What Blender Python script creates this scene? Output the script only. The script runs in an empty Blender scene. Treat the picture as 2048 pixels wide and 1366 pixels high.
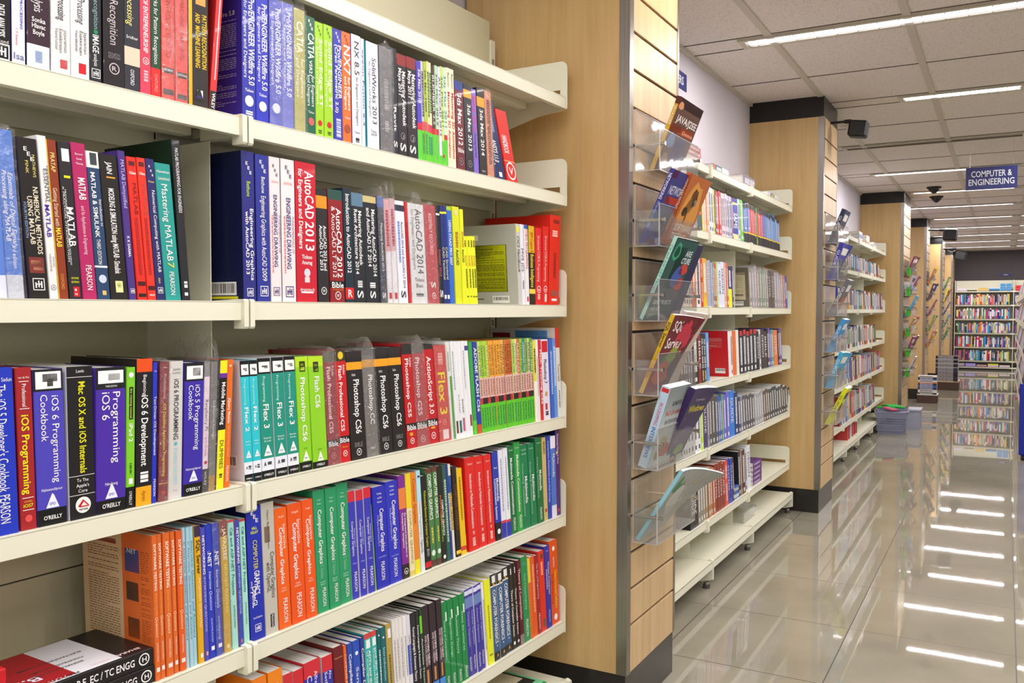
import bpy, math, random
import numpy as np
from mathutils import Vector, Matrix
rnd = random.Random(7)
SC = bpy.context.scene
COL = SC.collection

# ---------------------------------------------------------------- camera
F, H = 1762.0, 1.30                       # focal length in pixels of a 2048 px frame, eye height in metres
YAW, PIT, ROL = 0.510020, 0.0351429, 0.00122295
c_, s_ = math.cos, math.sin
fw = np.array([-s_(YAW)*c_(PIT), c_(YAW)*c_(PIT), -s_(PIT)])
r0 = np.array([c_(YAW), s_(YAW), 0.0]); u0 = np.cross(r0, fw)
rt = r0*c_(ROL) + u0*s_(ROL); up = -r0*s_(ROL) + u0*c_(ROL)
cam_d = bpy.data.cameras.new('camera'); cam = bpy.data.objects.new('camera', cam_d); COL.objects.link(cam)
cam.matrix_world = Matrix(((rt[0], up[0], -fw[0], 0), (rt[1], up[1], -fw[1], 0), (rt[2], up[2], -fw[2], H), (0, 0, 0, 1)))
cam_d.sensor_width = 36; cam_d.lens = F*36/2048; cam_d.clip_start = 0.02; cam_d.clip_end = 200
SC.camera = cam

# ---------------------------------------------------------------- world, exposure
world = bpy.data.worlds.new('world'); SC.world = world; world.use_nodes = True
bg = world.node_tree.nodes['Background']
bg.inputs[0].default_value = (1.0, 0.985, 0.955, 1); bg.inputs[1].default_value = 0.85
SC.cycles.transparent_max_bounces = 32
SC.view_settings.view_transform = 'Standard'; SC.view_settings.look = 'None'
SC.view_settings.exposure = -0.2; SC.view_settings.gamma = 1.0; SC.view_settings.use_curve_mapping = False
LAMP_W = 21.0                             # watts of each ceiling tube
CEIL = 2.66
# tubes: (y, x0, x1, lit)
TUBES = []
for k in range(-5, 11):
    y = 4.53 + 1.655*k
    if k == 1: TUBES += [(y, -0.59, 0.06, 1), (y, 0.17, 1.37, 1)]
    elif k in (-1, 4, 6): TUBES += [(y, -.95, 0.07, 1), (y, 0.17, 1.37, 1)]
    elif k == 2: TUBES += [(y, -1.18, 0.09, 0), (y, 0.17, 1.37, 1)]
    else: TUBES += [(y, -1.17, 0.07, 1), (y, 0.17, 1.37, 1)]
    TUBES.append((y, 3.0, 4.24, 1))
for y, x0, x1, lit in TUBES:
    if not lit or (x0 > 2.9 and y > 11): continue
    l = bpy.data.lights.new('tube_light', 'AREA'); l.shape = 'RECTANGLE'
    l.size = (x1-x0)*0.96; l.size_y = 0.03; l.energy = LAMP_W*(x1-x0)/1.2; l.color = (1.0, 0.955, 0.97)
    o = bpy.data.objects.new('tube_light', l); COL.objects.link(o)
    o.location = ((x0+x1)/2, y, CEIL-0.012)

# ---------------------------------------------------------------- projection helpers (pixel <-> place)
def ray(x, y): return rt*(x-1024)/F - up*(y-683)/F + fw
def PX(X, Y, Z):
    d = np.array([X, Y, Z-H]); w = d@fw
    return 1024+F*(d@rt)/w, 683-F*(d@up)/w
class Plane:
    """a vertical front plane: origin, heading angle of its length direction; local axes x = outwards, y = along, z = up"""
    def __init__(s, x, y, ang): s.p = np.array([x, y, 0.0]); s.a = ang; s.n = np.array([c_(ang), -s_(ang), 0]); s.t = np.array([s_(ang), c_(ang), 0])
    def pt(s, a, o, z): q = s.p + s.t*a + s.n*o; return (q[0], q[1], z)
    def inv(s, px, py, o=0.0):
        d = ray(px, py); p0 = s.p + s.n*o; C = np.array([0, 0, H]); t = ((p0-C)@s.n)/(d@s.n); q = C + d*t
        return float((q-p0)@s.t), float(q[2])
    def at(s, px, z, o=0.0):
        y = 620
        for _ in range(4):
            a, zz = s.inv(px, y, o); y = PX(*s.pt(a, o, z))[1]
        return s.inv(px, y, o)[0]

# ---------------------------------------------------------------- colours and materials
def lin(h):
    if isinstance(h, (tuple, list)): return tuple(h)
    h = NAMED.get(h, h)
    v = [int(h[i:i+2], 16)/255 for i in (0, 2, 4)]
    return tuple((x/12.92 if x <= .04045 else ((x+.055)/1.055)**2.4) for x in v)
NAMED = dict(w='efeeec', k='121112', y='eef01c', r='c81822', o='e8561a', g='1f8a52', lg='8ccf28', b='2a2ab8', nb='1c2466', pu='5a3cb8',
             gy='8e8c8c', cr='e6dfc8', ye='f2c01c', te='1d9c90', cy='30c4cc', ma='b82260', dr='8a1c22', bn='5c241c', lb='8fc2da', sb='3c78c8',
             dg='12442c', vi='7d5fd0', pk='e0a8b8', og='b7a14a', am='e8a020', sl='444a58', mg='c8c6c4')
def newmat(n):
    m = bpy.data.materials.new(n); m.use_nodes = True
    return m, m.node_tree, m.node_tree.nodes['Principled BSDF']
def plain(n, col, rough=.5, metal=0, coat=0, spec=.5):
    m, t, b = newmat(n); b.inputs['Base Color'].default_value = (*lin(col), 1); b.inputs['Roughness'].default_value = rough
    b.inputs['Metallic'].default_value = metal; b.inputs['Coat Weight'].default_value = coat; b.inputs['Specular IOR Level'].default_value = spec
    return m
def colmat(n, rough, coat=0, bump=0):
    m, t, b = newmat(n); a = t.nodes.new('ShaderNodeVertexColor'); a.layer_name = 'Col'
    t.links.new(a.outputs[0], b.inputs['Base Color']); b.inputs['Roughness'].default_value = rough; b.inputs['Coat Weight'].default_value = coat; b.inputs['Specular IOR Level'].default_value = .28
    if bump:
        no = t.nodes.new('ShaderNodeTexNoise'); no.inputs['Scale'].default_value = 90; bu = t.nodes.new('ShaderNodeBump'); bu.inputs['Strength'].default_value = bump; bu.inputs['Distance'].default_value = .002
        tc = t.nodes.new('ShaderNodeTexCoord'); t.links.new(tc.outputs['Object'], no.inputs['Vector'])
        t.links.new(no.outputs[0], bu.inputs['Height']); t.links.new(bu.outputs[0], b.inputs['Normal'])
    return m
M = {}
M['cover'] = colmat('book_cover', .34, .06)
M['ink'] = colmat('printed_ink', .45)
M['paint'] = colmat('painted', .45)
M['cream'] = plain('cream_enamel', 'e2e0cb', .38, spec=.4)
M['panel'] = plain('cream_panel', 'cbc5a4', .5)
M['black'] = plain('black_laminate', '141315', .3)
M['kick'] = plain('dark_plinth', '2a2826', .25)
M['blackp'] = plain('black_plastic', '0d0d10', .5)
M['dark'] = plain('dark_groove', '2a2422', .6)
M['rubber'] = plain('rubber', '4a4846', .6)
M['wall'] = plain('wall_paint', 'cfc8cf', .7)
M['fascia'] = plain('fascia', '544c50', .6)
M['trim'] = plain('ceiling_trim', 'c4bdae', .5)
M['grid'] = plain('grid_joint', '5d544d', .7)  # dark brown-grey of the ceiling cross joints
M['brown'] = plain('brown_plinth', '4a352a', .5)
def steel():
    m, t, b = newmat('brushed_steel'); b.inputs['Metallic'].default_value = 1; b.inputs['Roughness'].default_value = .28
    tc = t.nodes.new('ShaderNodeTexCoord'); mp = t.nodes.new('ShaderNodeMapping'); mp.inputs['Scale'].default_value = (300, 300, 2)
    n = t.nodes.new('ShaderNodeTexNoise'); n.inputs['Scale'].default_value = 1.0
    r = t.nodes.new('ShaderNodeValToRGB'); r.color_ramp.elements[0].color = (.25, .23, .20, 1); r.color_ramp.elements[1].color = (.46, .43, .39, 1)
    t.links.new(tc.outputs['Object'], mp.inputs[0]); t.links.new(mp.outputs[0], n.inputs['Vector']); t.links.new(n.outputs[0], r.inputs[0]); t.links.new(r.outputs[0], b.inputs['Base Color'])
    return m
M['steel'] = steel()
M['chrome'] = plain('chrome', 'c8c4bc', .2, 1)
def pages():
    m, t, b = newmat('paper_pages'); b.inputs['Roughness'].default_value = .8
    tc = t.nodes.new('ShaderNodeTexCoord'); mp = t.nodes.new('ShaderNodeMapping'); mp.inputs['Scale'].default_value = (6, 900, 6)
    n = t.nodes.new('ShaderNodeTexNoise'); n.inputs['Scale'].default_value = 1; n.inputs['Detail'].default_value = 1
    r = t.nodes.new('ShaderNodeValToRGB'); r.color_ramp.elements[0].position = .3; r.color_ramp.elements[0].color = (.62, .58, .54, 1); r.color_ramp.elements[1].position = .55; r.color_ramp.elements[1].color = (.86, .84, .80, 1)
    t.links.new(tc.outputs['Object'], mp.inputs[0]); t.links.new(mp.outputs[0], n.inputs['Vector']); t.links.new(n.outputs[0], r.inputs[0]); t.links.new(r.outputs[0], b.inputs['Base Color'])
    return m
M['pages'] = pages()
def wood(name, a, bcol):
    m, t, b = newmat(name); b.inputs['Roughness'].default_value = .38
    tc = t.nodes.new('ShaderNodeTexCoord'); mp = t.nodes.new('ShaderNodeMapping'); mp.inputs['Scale'].default_value = (26, 26, 1.1)
    n = t.nodes.new('ShaderNodeTexNoise'); n.inputs['Scale'].default_value = 1.0; n.inputs['Detail'].default_value = 5; n.inputs['Distortion'].default_value = .6
    mp2 = t.nodes.new('ShaderNodeMapping'); mp2.inputs['Scale'].default_value = (150, 150, 9)
    n2 = t.nodes.new('ShaderNodeTexNoise'); n2.inputs['Scale'].default_value = 1.0; n2.inputs['Detail'].default_value = 3
    mx = t.nodes.new('ShaderNodeMath'); mx.operation = 'MULTIPLY_ADD'; mx.inputs[1].default_value = .35
    r = t.nodes.new('ShaderNodeValToRGB'); r.color_ramp.elements[0].position = .36; r.color_ramp.elements[1].position = .95
    r.color_ramp.elements[0].color = (*lin(a), 1); r.color_ramp.elements[1].color = (*lin(bcol), 1)
    L = t.links.new
    L(tc.outputs['Object'], mp.inputs[0]); L(tc.outputs['Object'], mp2.inputs[0]); L(mp.outputs[0], n.inputs['Vector']); L(mp2.outputs[0], n2.inputs['Vector'])
    L(n2.outputs[0], mx.inputs[0]); L(n.outputs[0], mx.inputs[2]); L(mx.outputs[0], r.inputs[0]); L(r.outputs[0], b.inputs['Base Color'])
    return m
M['wood'] = wood('maple_laminate', 'b9965e', 'cfae78')
M['slat'] = wood('maple_slat', 'b99566', 'd6b688')
def floor_mat():
    m, t, b = newmat('polished_floor_tile'); N, L = t.nodes.new, t.links.new
    tc = N('ShaderNodeTexCoord'); sp = N('ShaderNodeSeparateXYZ'); L(tc.outputs['Object'], sp.inputs[0])
    def line(sock, off, per, half):
        a = N('ShaderNodeMath'); a.operation = 'ADD'; a.inputs[1].default_value = off+per*100; L(sock, a.inputs[0])
        p = N('ShaderNodeMath'); p.operation = 'PINGPONG'; p.inputs[1].default_value = per/2; L(a.outputs[0], p.inputs[0])
        g = N('ShaderNodeMath'); g.operation = 'LESS_THAN'; g.inputs[1].default_value = half; L(p.outputs[0], g.inputs[0]); return g.outputs[0]
    gx = line(sp.outputs[0], 1.125, .592, .0022); gy = line(sp.outputs[1], -3.785+.6160*10, .6160, .0022)
    mx = N('ShaderNodeMath'); mx.operation = 'MAXIMUM'; L(gx, mx.inputs[0]); L(gy, mx.inputs[1])
    n = N('ShaderNodeTexNoise'); n.inputs['Scale'].default_value = 2.2; n.inputs['Detail'].default_value = 6; L(tc.outputs['Object'], n.inputs['Vector'])
    r = N('ShaderNodeValToRGB'); r.color_ramp.elements[0].position = .3; r.color_ramp.elements[1].position = .75
    r.color_ramp.elements[0].color = (*lin('8c8776'), 1); r.color_ramp.elements[1].color = (*lin('9e9886'), 1); L(n.outputs[0], r.inputs[0])
    c = N('ShaderNodeMixRGB'); c.inputs[2].default_value = (*lin('4d463e'), 1); L(mx.outputs[0], c.inputs[0]); L(r.outputs[0], c.inputs[1]); L(c.outputs[0], b.inputs['Base Color'])
    n2 = N('ShaderNodeTexNoise'); n2.inputs['Scale'].default_value = 3.0; n2.inputs['Detail'].default_value = 1; L(tc.outputs['Object'], n2.inputs['Vector'])
    bu = N('ShaderNodeBump'); bu.inputs['Strength'].default_value = .02; bu.inputs['Distance'].default_value = .004; L(n2.outputs[0], bu.inputs['Height']); L(bu.outputs[0], b.inputs['Normal'])
    rr = N('ShaderNodeMath'); rr.operation = 'MULTIPLY_ADD'; rr.inputs[1].default_value = .5; rr.inputs[2].default_value = .02; L(mx.outputs[0], rr.inputs[0]); L(rr.outputs[0], b.inputs['Roughness'])
    b.inputs['Specular IOR Level'].default_value = .5
    return m
M['floor'] = floor_mat()
def ceil_mat():
    m, t, b = newmat('ceiling_tile'); N, L = t.nodes.new, t.links.new
    tc = N('ShaderNodeTexCoord'); v = N('ShaderNodeTexNoise'); v.inputs['Scale'].default_value = 160; v.inputs['Detail'].default_value = 2; L(tc.outputs['Object'], v.inputs['Vector'])
    r = N('ShaderNodeValToRGB'); r.color_ramp.elements[0].position = .30; r.color_ramp.elements[0].color = (*lin('a2958c'), 1); r.color_ramp.elements[1].position = .40; r.color_ramp.elements[1].color = (*lin('e2d9d3'), 1)
    L(v.outputs[0], r.inputs[0]); L(r.outputs[0], b.inputs['Base Color']); b.inputs['Roughness'].default_value = .9
    return m
M['ceil'] = ceil_mat()
def clearmat(name, fac, tint, rough, bump=0, scale=40, white=0):
    m, t, b = newmat(name); N, L = t.nodes.new, t.links.new
    out = t.nodes['Material Output']; tr = N('ShaderNodeBsdfTransparent'); tr.inputs[0].default_value = (*tint, 1)
    g = N('ShaderNodeBsdfGlossy'); g.inputs['Roughness'].default_value = rough; g.inputs[0].default_value = (.95, .95, .95, 1)
    df = N('ShaderNodeBsdfDiffuse'); df.inputs[0].default_value = (.8, .79, .8, 1)
    fr = N('ShaderNodeLayerWeight'); fr.inputs[0].default_value = .5
    pw = N('ShaderNodeMath'); pw.operation = 'POWER'; pw.inputs[1].default_value = 4; L(fr.outputs['Facing'], pw.inputs[0])
    ad = N('ShaderNodeMath'); ad.operation = 'MULTIPLY_ADD'; ad.inputs[1].default_value = .4; ad.inputs[2].default_value = .035+fac; L(pw.outputs[0], ad.inputs[0])
    m0 = N('ShaderNodeMixShader'); m0.inputs[0].default_value = white; L(tr.outputs[0], m0.inputs[1]); L(df.outputs[0], m0.inputs[2])
    mx = N('ShaderNodeMixShader'); L(ad.outputs[0], mx.inputs[0]); L(m0.outputs[0], mx.inputs[1]); L(g.outputs[0], mx.inputs[2]); L(mx.outputs[0], out.inputs[0])
    if bump:
        tc = N('ShaderNodeTexCoord'); n = N('ShaderNodeTexNoise'); n.inputs['Scale'].default_value = scale; n.inputs['Detail'].default_value = 4; n.inputs['Distortion'].default_value = 1.5
        L(tc.outputs['Object'], n.inputs['Vector']); bu = N('ShaderNodeBump'); bu.inputs['Strength'].default_value = bump; bu.inputs['Distance'].default_value = .01
        L(n.outputs[0], bu.inputs['Height']); L(bu.outputs[0], g.inputs['Normal']); L(bu.outputs[0], fr.inputs['Normal'])
    return m
M['acrylic'] = clearmat('clear_acrylic', .02, (.96, .96, .95), .06, .06, 6, white=.06)
M['edge'] = clearmat('acrylic_edge', .15, (.85, .86, .84), .1, white=.45)
M['wrap'] = clearmat('plastic_wrap', .05, (.99, .99, .99), .14, 1.0, 45, white=.02)
m, t, b = newmat('lit_tube'); b.inputs['Base Color'].default_value = (1, 1, 1, 1); b.inputs['Emission Color'].default_value = (1, .96, 1, 1); b.inputs['Emission Strength'].default_value = 3.2; M['tube'] = m
M['louvre'] = plain('fixture_louvre', 'd8d6d0', .25, .6)
M['offlouvre'] = plain('unlit_louvre', '8a8078', .35, .6)
M['sign'] = plain('sign_blue', '23286e', .4)
M['signw'] = plain('sign_lettering', 'e8eaf2', .5)

# ---------------------------------------------------------------- mesh building
class MB:
    def __init__(s): s.v = []; s.f = []; s.c = []; s.m = []
    def face(s, pts, col=(.8, .8, .8), mi=0):
        n = len(s.v); s.v += [tuple(p) for p in pts]; s.f.append(tuple(range(n, n+len(pts)))); s.c.append(col); s.m.append(mi)
    def grid(s, verts, faces, col, mi=0):
        n = len(s.v); s.v += [tuple(p) for p in verts]
        for f in faces: s.f.append(tuple(i+n for i in f)); s.c.append(col); s.m.append(mi)
    def box(s, x0, x1, y0, y1, z0, z1, col=(.8, .8, .8), mi=0, ch=0.0, shear=0.0):
        if ch > 0:
            c = min(ch, (x1-x0)*.45, (y1-y0)*.45, (z1-z0)*.45); pts = []; idx = {}
            X, Y, Z = (x0, x1), (y0, y1), (z0, z1); sg = (1, -1)
            for i in (0, 1):
                for j in (0, 1):
                    for k in (0, 1):
                        idx[i, j, k, 0] = len(pts); pts.append((X[i], Y[j]+sg[j]*c, Z[k]+sg[k]*c))
                        idx[i, j, k, 1] = len(pts); pts.append((X[i]+sg[i]*c, Y[j], Z[k]+sg[k]*c))
                        idx[i, j, k, 2] = len(pts); pts.append((X[i]+sg[i]*c, Y[j]+sg[j]*c, Z[k]))
            fs = []
            def q(a, flip): fs.append(tuple(a) if not flip else tuple(reversed(a)))
            for i in (0, 1): q([idx[i, 0, 0, 0], idx[i, 1, 0, 0], idx[i, 1, 1, 0], idx[i, 0, 1, 0]], i == 0)
            for j in (0, 1): q([idx[0, j, 0, 1], idx[1, j, 0, 1], idx[1, j, 1, 1], idx[0, j, 1, 1]], j == 1)
            for k in (0, 1): q([idx[0, 0, k, 2], idx[1, 0, k, 2], idx[1, 1, k, 2], idx[0, 1, k, 2]], k == 0)
            for j in (0, 1):
                for k in (0, 1): q([idx[0, j, k, 1], idx[1, j, k, 1], idx[1, j, k, 2], idx[0, j, k, 2]], (j+k) % 2 == 0)
            for i in (0, 1):
                for k in (0, 1): q([idx[i, 0, k, 0], idx[i, 1, k, 0], idx[i, 1, k, 2], idx[i, 0, k, 2]], (i+k) % 2 == 1)
            for i in (0, 1):
                for j in (0, 1): q([idx[i, j, 0, 0], idx[i, j, 1, 0], idx[i, j, 1, 1], idx[i, j, 0, 1]], (i+j) % 2 == 0)
            for i in (0, 1):
                for j in (0, 1):
                    for k in (0, 1): q([idx[i, j, k, 0], idx[i, j, k, 1], idx[i, j, k, 2]], (i+j+k) % 2 == 1)
            s.grid(pts, fs, col, mi); return s
        v = [(x, y + shear*(z-z0), z) for z in (z0, z1) for y in (y0, y1) for x in (x0, x1)]
        s.grid(v, [(0, 2, 3, 1), (4, 5, 7, 6), (0, 1, 5, 4), (2, 6, 7, 3), (0, 4, 6, 2), (1, 3, 7, 5)], col, mi); return s
    def cyl(s, a, b, r, col=(.8, .8, .8), n=12, mi=0, r2=None, caps=True):
        a, b = Vector(a), Vector(b); d = (b-a).normalized(); x = d.orthogonal().normalized(); y = d.cross(x); r2 = r if r2 is None else r2
        v = [a + (x*math.cos(t)+y*math.sin(t))*r for t in [2*math.pi*i/n for i in range(n)]] + [b + (x*math.cos(t)+y*math.sin(t))*r2 for t in [2*math.pi*i/n for i in range(n)]]
        f = [(i, (i+1) % n, n+(i+1) % n, n+i) for i in range(n)]
        if caps: f += [tuple(reversed(range(n))), tuple(range(n, 2*n))]
        s.grid(v, f, col, mi); return s
    def prism(s, pts, axis, d0, d1, col=(.8, .8, .8), mi=0):
        """pts: polygon in the two other axes (order: for axis x -> (y,z), y -> (x,z), z -> (x,y))"""
        def mk(p, d): return (d, p[0], p[1]) if axis == 0 else (p[0], d, p[1]) if axis == 1 else (p[0], p[1], d)
        n = len(pts); v = [mk(p, d0) for p in pts] + [mk(p, d1) for p in pts]
        f = [(i, (i+1) % n, n+(i+1) % n, n+i) for i in range(n)] + [tuple(reversed(range(n))), tuple(range(n, 2*n))]
        s.grid(v, f, col, mi); return s
    def build(s, name, mats, parent=None, smooth=False):
        me = bpy.data.meshes.new(name); me.from_pydata(s.v, [], s.f)
        if not isinstance(mats, (list, tuple)): mats = [mats]
        for m in mats: me.materials.append(m)
        ca = me.color_attributes.new('Col', 'FLOAT_COLOR', 'CORNER')
        nl = np.array([len(f) for f in s.f]); cc = np.array([(*c, 1.0) for c in s.c], dtype=np.float32)
        ca.data.foreach_set('color', np.repeat(cc, nl, axis=0).ravel())
        me.polygons.foreach_set('material_index', s.m)
        if smooth: me.polygons.foreach_set('use_smooth', [True]*len(s.f))
        me.update()
        o = bpy.data.objects.new(name, me); COL.objects.link(o)
        if parent: o.parent = parent
        return o
def fixn(o):
    import bmesh
    bm = bmesh.new(); bm.from_mesh(o.data); bmesh.ops.recalc_face_normals(bm, faces=bm.faces); bm.to_mesh(o.data); bm.free(); return o
def tag(o, label=None, cat=None, group=None, kind=None):
    if label: o['label'] = label
    if cat: o['category'] = cat
    if group: o['group'] = group
    if kind: o['kind'] = kind
    return o
def thing(name, loc, rz, label, cat, group=None, rx=0, ry=0):
    o = bpy.data.objects.new(name, None); COL.objects.link(o); o.empty_display_size = .05
    o.location = loc; o.rotation_euler = (rx, ry, rz); return tag(o, label, cat, group)

# text -> triangles, cached; unit box: x 0..1 over the string, y 0 = baseline, 1 = cap height
TXT = {}
def glyphs(s, bold=False, it=False):
    k = (s, bold, it)
    if k in TXT: return TXT[k]
    cu = bpy.data.curves.new('t', 'FONT'); cu.body = s; cu.resolution_u = 2; cu.fill_mode = 'FRONT'
    if bold: cu.offset = .014
    if it: cu.shear = .25
    ob = bpy.data.objects.new('t', cu); me = ob.to_mesh()
    v = np.array([x.co[:2] for x in me.vertices]) if len(me.vertices) else np.zeros((1, 2)); f = [tuple(p.vertices) for p in me.polygons]
    ob.to_mesh_clear(); bpy.data.objects.remove(ob); bpy.data.curves.remove(cu)
    x0, x1 = v[:, 0].min(), v[:, 0].max(); w = max(x1-x0, 1e-4)
    v = np.stack([(v[:, 0]-x0)/w, v[:, 1]/.70], 1)
    TXT[k] = (v, f, w/.70); return TXT[k]
def put_text(mb, s, P0, ex, ey, length, height, col, bold=False, it=False, fit=True):
    """string starting at P0 running along ex, letters rising along ey; length None = natural width"""
    v, f, asp = glyphs(s, bold, it)
    if length is None: length = asp*height
    P0, ex, ey = np.array(P0, float), np.array(ex, float), np.array(ey, float)
    pts = P0 + v[:, :1]*length*ex + v[:, 1:2]*height*ey
    mb.grid(pts.tolist(), f, col)
    return length

# ---------------------------------------------------------------- books
ORD = ['', 'first', 'second', 'third', 'fourth', 'fifth', 'sixth', 'seventh', 'eighth', 'ninth', 'tenth', 'eleventh', 'twelfth', 'thirteenth', 'fourteenth', 'fifteenth', 'sixteenth', 'seventeenth', 'eighteenth', 'nineteenth']
TENS = ['', '', 'twent', 'thirt', 'fort', 'fift', 'sixt', 'sevent', 'eight', 'ninet']
def ordn(n):
    if n < 20: return ORD[n]
    if n == 100: return 'hundredth'
    return TENS[n//10] + ('ieth' if n % 10 == 0 else 'y-' + ORD[n % 10])
CNAME = [('white', 'efeeec'), ('black', '1c1b1d'), ('lemon yellow', 'eef01c'), ('red', 'c81822'), ('orange', 'e8561a'), ('green', '1f8a52'), ('lime green', '8ccf28'), ('blue', '2a2ab8'), ('navy', '1c2466'), ('purple', '5a3cb8'), ('grey', '8e8c8c'), ('cream', 'e6dfc8'), ('golden yellow', 'f2c01c'), ('teal', '1d9c90'), ('cyan', '30c4cc'), ('magenta', 'b82260'), ('dark red', '8a1c22'), ('brown', '5c241c'), ('pale blue', '8fc2da'), ('bright blue', '3c78c8'), ('dark green', '12442c'), ('violet', '7d5fd0'), ('pink', 'e0a8b8'), ('olive', 'b7a14a'), ('amber', 'e8a020'), ('slate', '444a58'), ('light grey', 'c8c6c4')]
def cname(h):
    h = NAMED.get(h, h); a = [int(h[i:i+2], 16) for i in (0, 2, 4)]
    return min(CNAME, key=lambda n: sum((a[i]-int(n[1][2*i:2*i+2], 16))**2 for i in range(3)))[0]

def art(spec, t, h, mb, lean, x=0.0006):
    """printed matter on a spine: t thickness, h height (z), fractions run from the head down"""
    def L(f): return h*(1-f)
    sh = lean/h if h else 0
    tmp = MB()
    for e in spec.split(';'):
        if not e.strip(): continue
        a = e.strip().split('|'); k = a[0]
        if k in ('v', 'vb', 'vi'):
            _, s, f0, f1, c, hh, col = a[:7]; f0, f1, c, hh = map(float, (f0, f1, c, hh))
            put_text(tmp, s, (x, t*(c-hh*.5), L(f0)), (0, 0, -1), (0, 1, 0), h*(f1-f0), t*hh, lin(col), k == 'vb', k == 'vi')
        elif k in ('h', 'hb'):
            _, s, f, w, hh, col = a[:6]; c = float(a[6]) if len(a) > 6 else .5; f, w, hh = map(float, (f, w, hh))
            put_text(tmp, s, (x, t*(c-w/2), L(f)-t*hh/2), (0, 1, 0), (0, 0, 1), t*w, t*hh, lin(col), k == 'hb')
        elif k == 'p':
            _, f0, f1, c0, c1, col = a; f0, f1, c0, c1 = map(float, (f0, f1, c0, c1))
            tmp.face([(x*.6, t*c0, L(f1)), (x*.6, t*c1, L(f1)), (x*.6, t*c1, L(f0)), (x*.6, t*c0, L(f0))], lin(col))
        elif k == 'd':          # fine print: broken strokes
            _, f0, f1, c, hh, col = a; f0, f1, c, hh = map(float, (f0, f1, c, hh)); z = f0; q = random.Random(int(f0*999)+int(h*1e4))
            while z < f1:
                l = min(q.uniform(.008, .03), f1-z)
                tmp.face([(x, t*(c-hh/2), L(z+l)), (x, t*(c+hh/2), L(z+l)), (x, t*(c+hh/2), L(z)), (x, t*(c-hh/2), L(z))], lin(col)); z += l+.006
        elif k == 'tri':
            _, f, sz, col = a; f, sz = float(f), float(sz); w = t*sz
            tmp.face([(x, t*.5-w/2, L(f)-w*.45), (x, t*.5+w/2, L(f)-w*.45), (x, t*.5+w*.12, L(f)+w*.5), (x, t*.5-w*.02, L(f)+w*.62)], lin(col))
            put_text(tmp, 'SPD', (x*1.5, t*.5-w*.24, L(f)-w*.25), (0, 1, 0), (0, 0, 1), w*.48, w*.2, lin('pu'))
        elif k in ('ring', 'disc', 'wrox'):
            _, f, sz, col = a[:4]; f, sz = float(f), float(sz); R = t*sz/2; n = 18; cy, cz = t*.5, L(f)
            P = lambda r, i: (x, cy+r*math.cos(i*2*math.pi/n), cz+r*math.sin(i*2*math.pi/n))
            if k == 'ring':
                for i in range(n): tmp.face([P(R*.82, i), P(R, i), P(R, i+1), P(R*.82, i+1)], lin(col))
                put_text(tmp, a[4] if len(a) > 4 else 'W', (x, cy-R*.45, cz-R*.4), (0, 1, 0), (0, 0, 1), R*.9, R*.8, lin(col), True)
            else: tmp.face([P(R, i) for i in range(n)], lin(col))
            if k == 'wrox':
                x2 = x*1.6
                tmp.face([(x2, cy-R*.7, cz-R*.1), (x2, cy-R*.45, cz-R*.25), (x2, cy+R*.12, cz+R*.45), (x2, cy-.02*R, cz+R*.7)], lin('r'))
                tmp.face([(x2, cy-.02*R, cz+R*.7), (x2, cy+R*.1, cz+R*.4), (x2, cy+R*.5, cz-R*.05), (x2, cy+R*.75, cz-R*.1)], lin('r'))
                tmp.face([(x2, cy-R*.7, cz-R*.1), (x2, cy-R*.4, cz-R*.24), (x2, cy+R*.75, cz-R*.24), (x2, cy+R*.75, cz-R*.1)], lin('r'))
                put_text(tmp, 'wrox', (x2, cy-R*.6, cz-R*.65), (0, 1, 0), (0, 0, 1), R*1.2, R*.35, lin('k'), True)
        elif k == 'box':        # square publisher emblem in a frame
            _, f, sz, col = a; f, sz = float(f), float(sz); w = t*sz/2; cy, cz = t*.5, L(f); q = w*.14
            for (a0, a1, b0, b1) in ((-1, 1, .86, 1), (-1, 1, -1, -.86), (-1, -.86, -1, 1), (.86, 1, -1, 1), (-.6, -.35, -.6, .3), (-.1, .12, -.5, .6), (.35, .6, -.6, .5), (-.6, .6, -.08, .1)):
                tmp.face([(x, cy+a0*w, cz+b0*w), (x, cy+a1*w, cz+b0*w), (x, cy+a1*w, cz+b1*w), (x, cy+a0*w, cz+b1*w)], lin(col))
        elif k == 'eee':        # three small stepped letters near the head
            _, f, sz, col = a; f, sz = float(f), float(sz)
            for i in range(3): put_text(tmp, 'E', (x, t*(.3+.15*i), L(f+.03*i)), (0, 1, 0), (0, 0, 1), t*sz*.34, t*sz*.4, lin(col), True)
        elif k == 'bar':        # bar code
            _, f0, f1, c0, c1 = a; f0, f1, c0, c1 = map(float, (f0, f1, c0, c1)); q = random.Random(3)
            tmp.face([(x*.6, t*c0, L(f1)), (x*.6, t*c1, L(f1)), (x*.6, t*c1, L(f0)), (x*.6, t*c0, L(f0))], lin('w'))
        else: raise ValueError(e)
    mb.grid([(p[0], p[1]+sh*p[2], p[2]) for p in tmp.v], [], (0, 0, 0))
    n = len(mb.v)-len(tmp.v)
    for f, c in zip(tmp.f, tmp.c): mb.f.append(tuple(i+n for i in f)); mb.c.append(c); mb.m.append(0)

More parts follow.
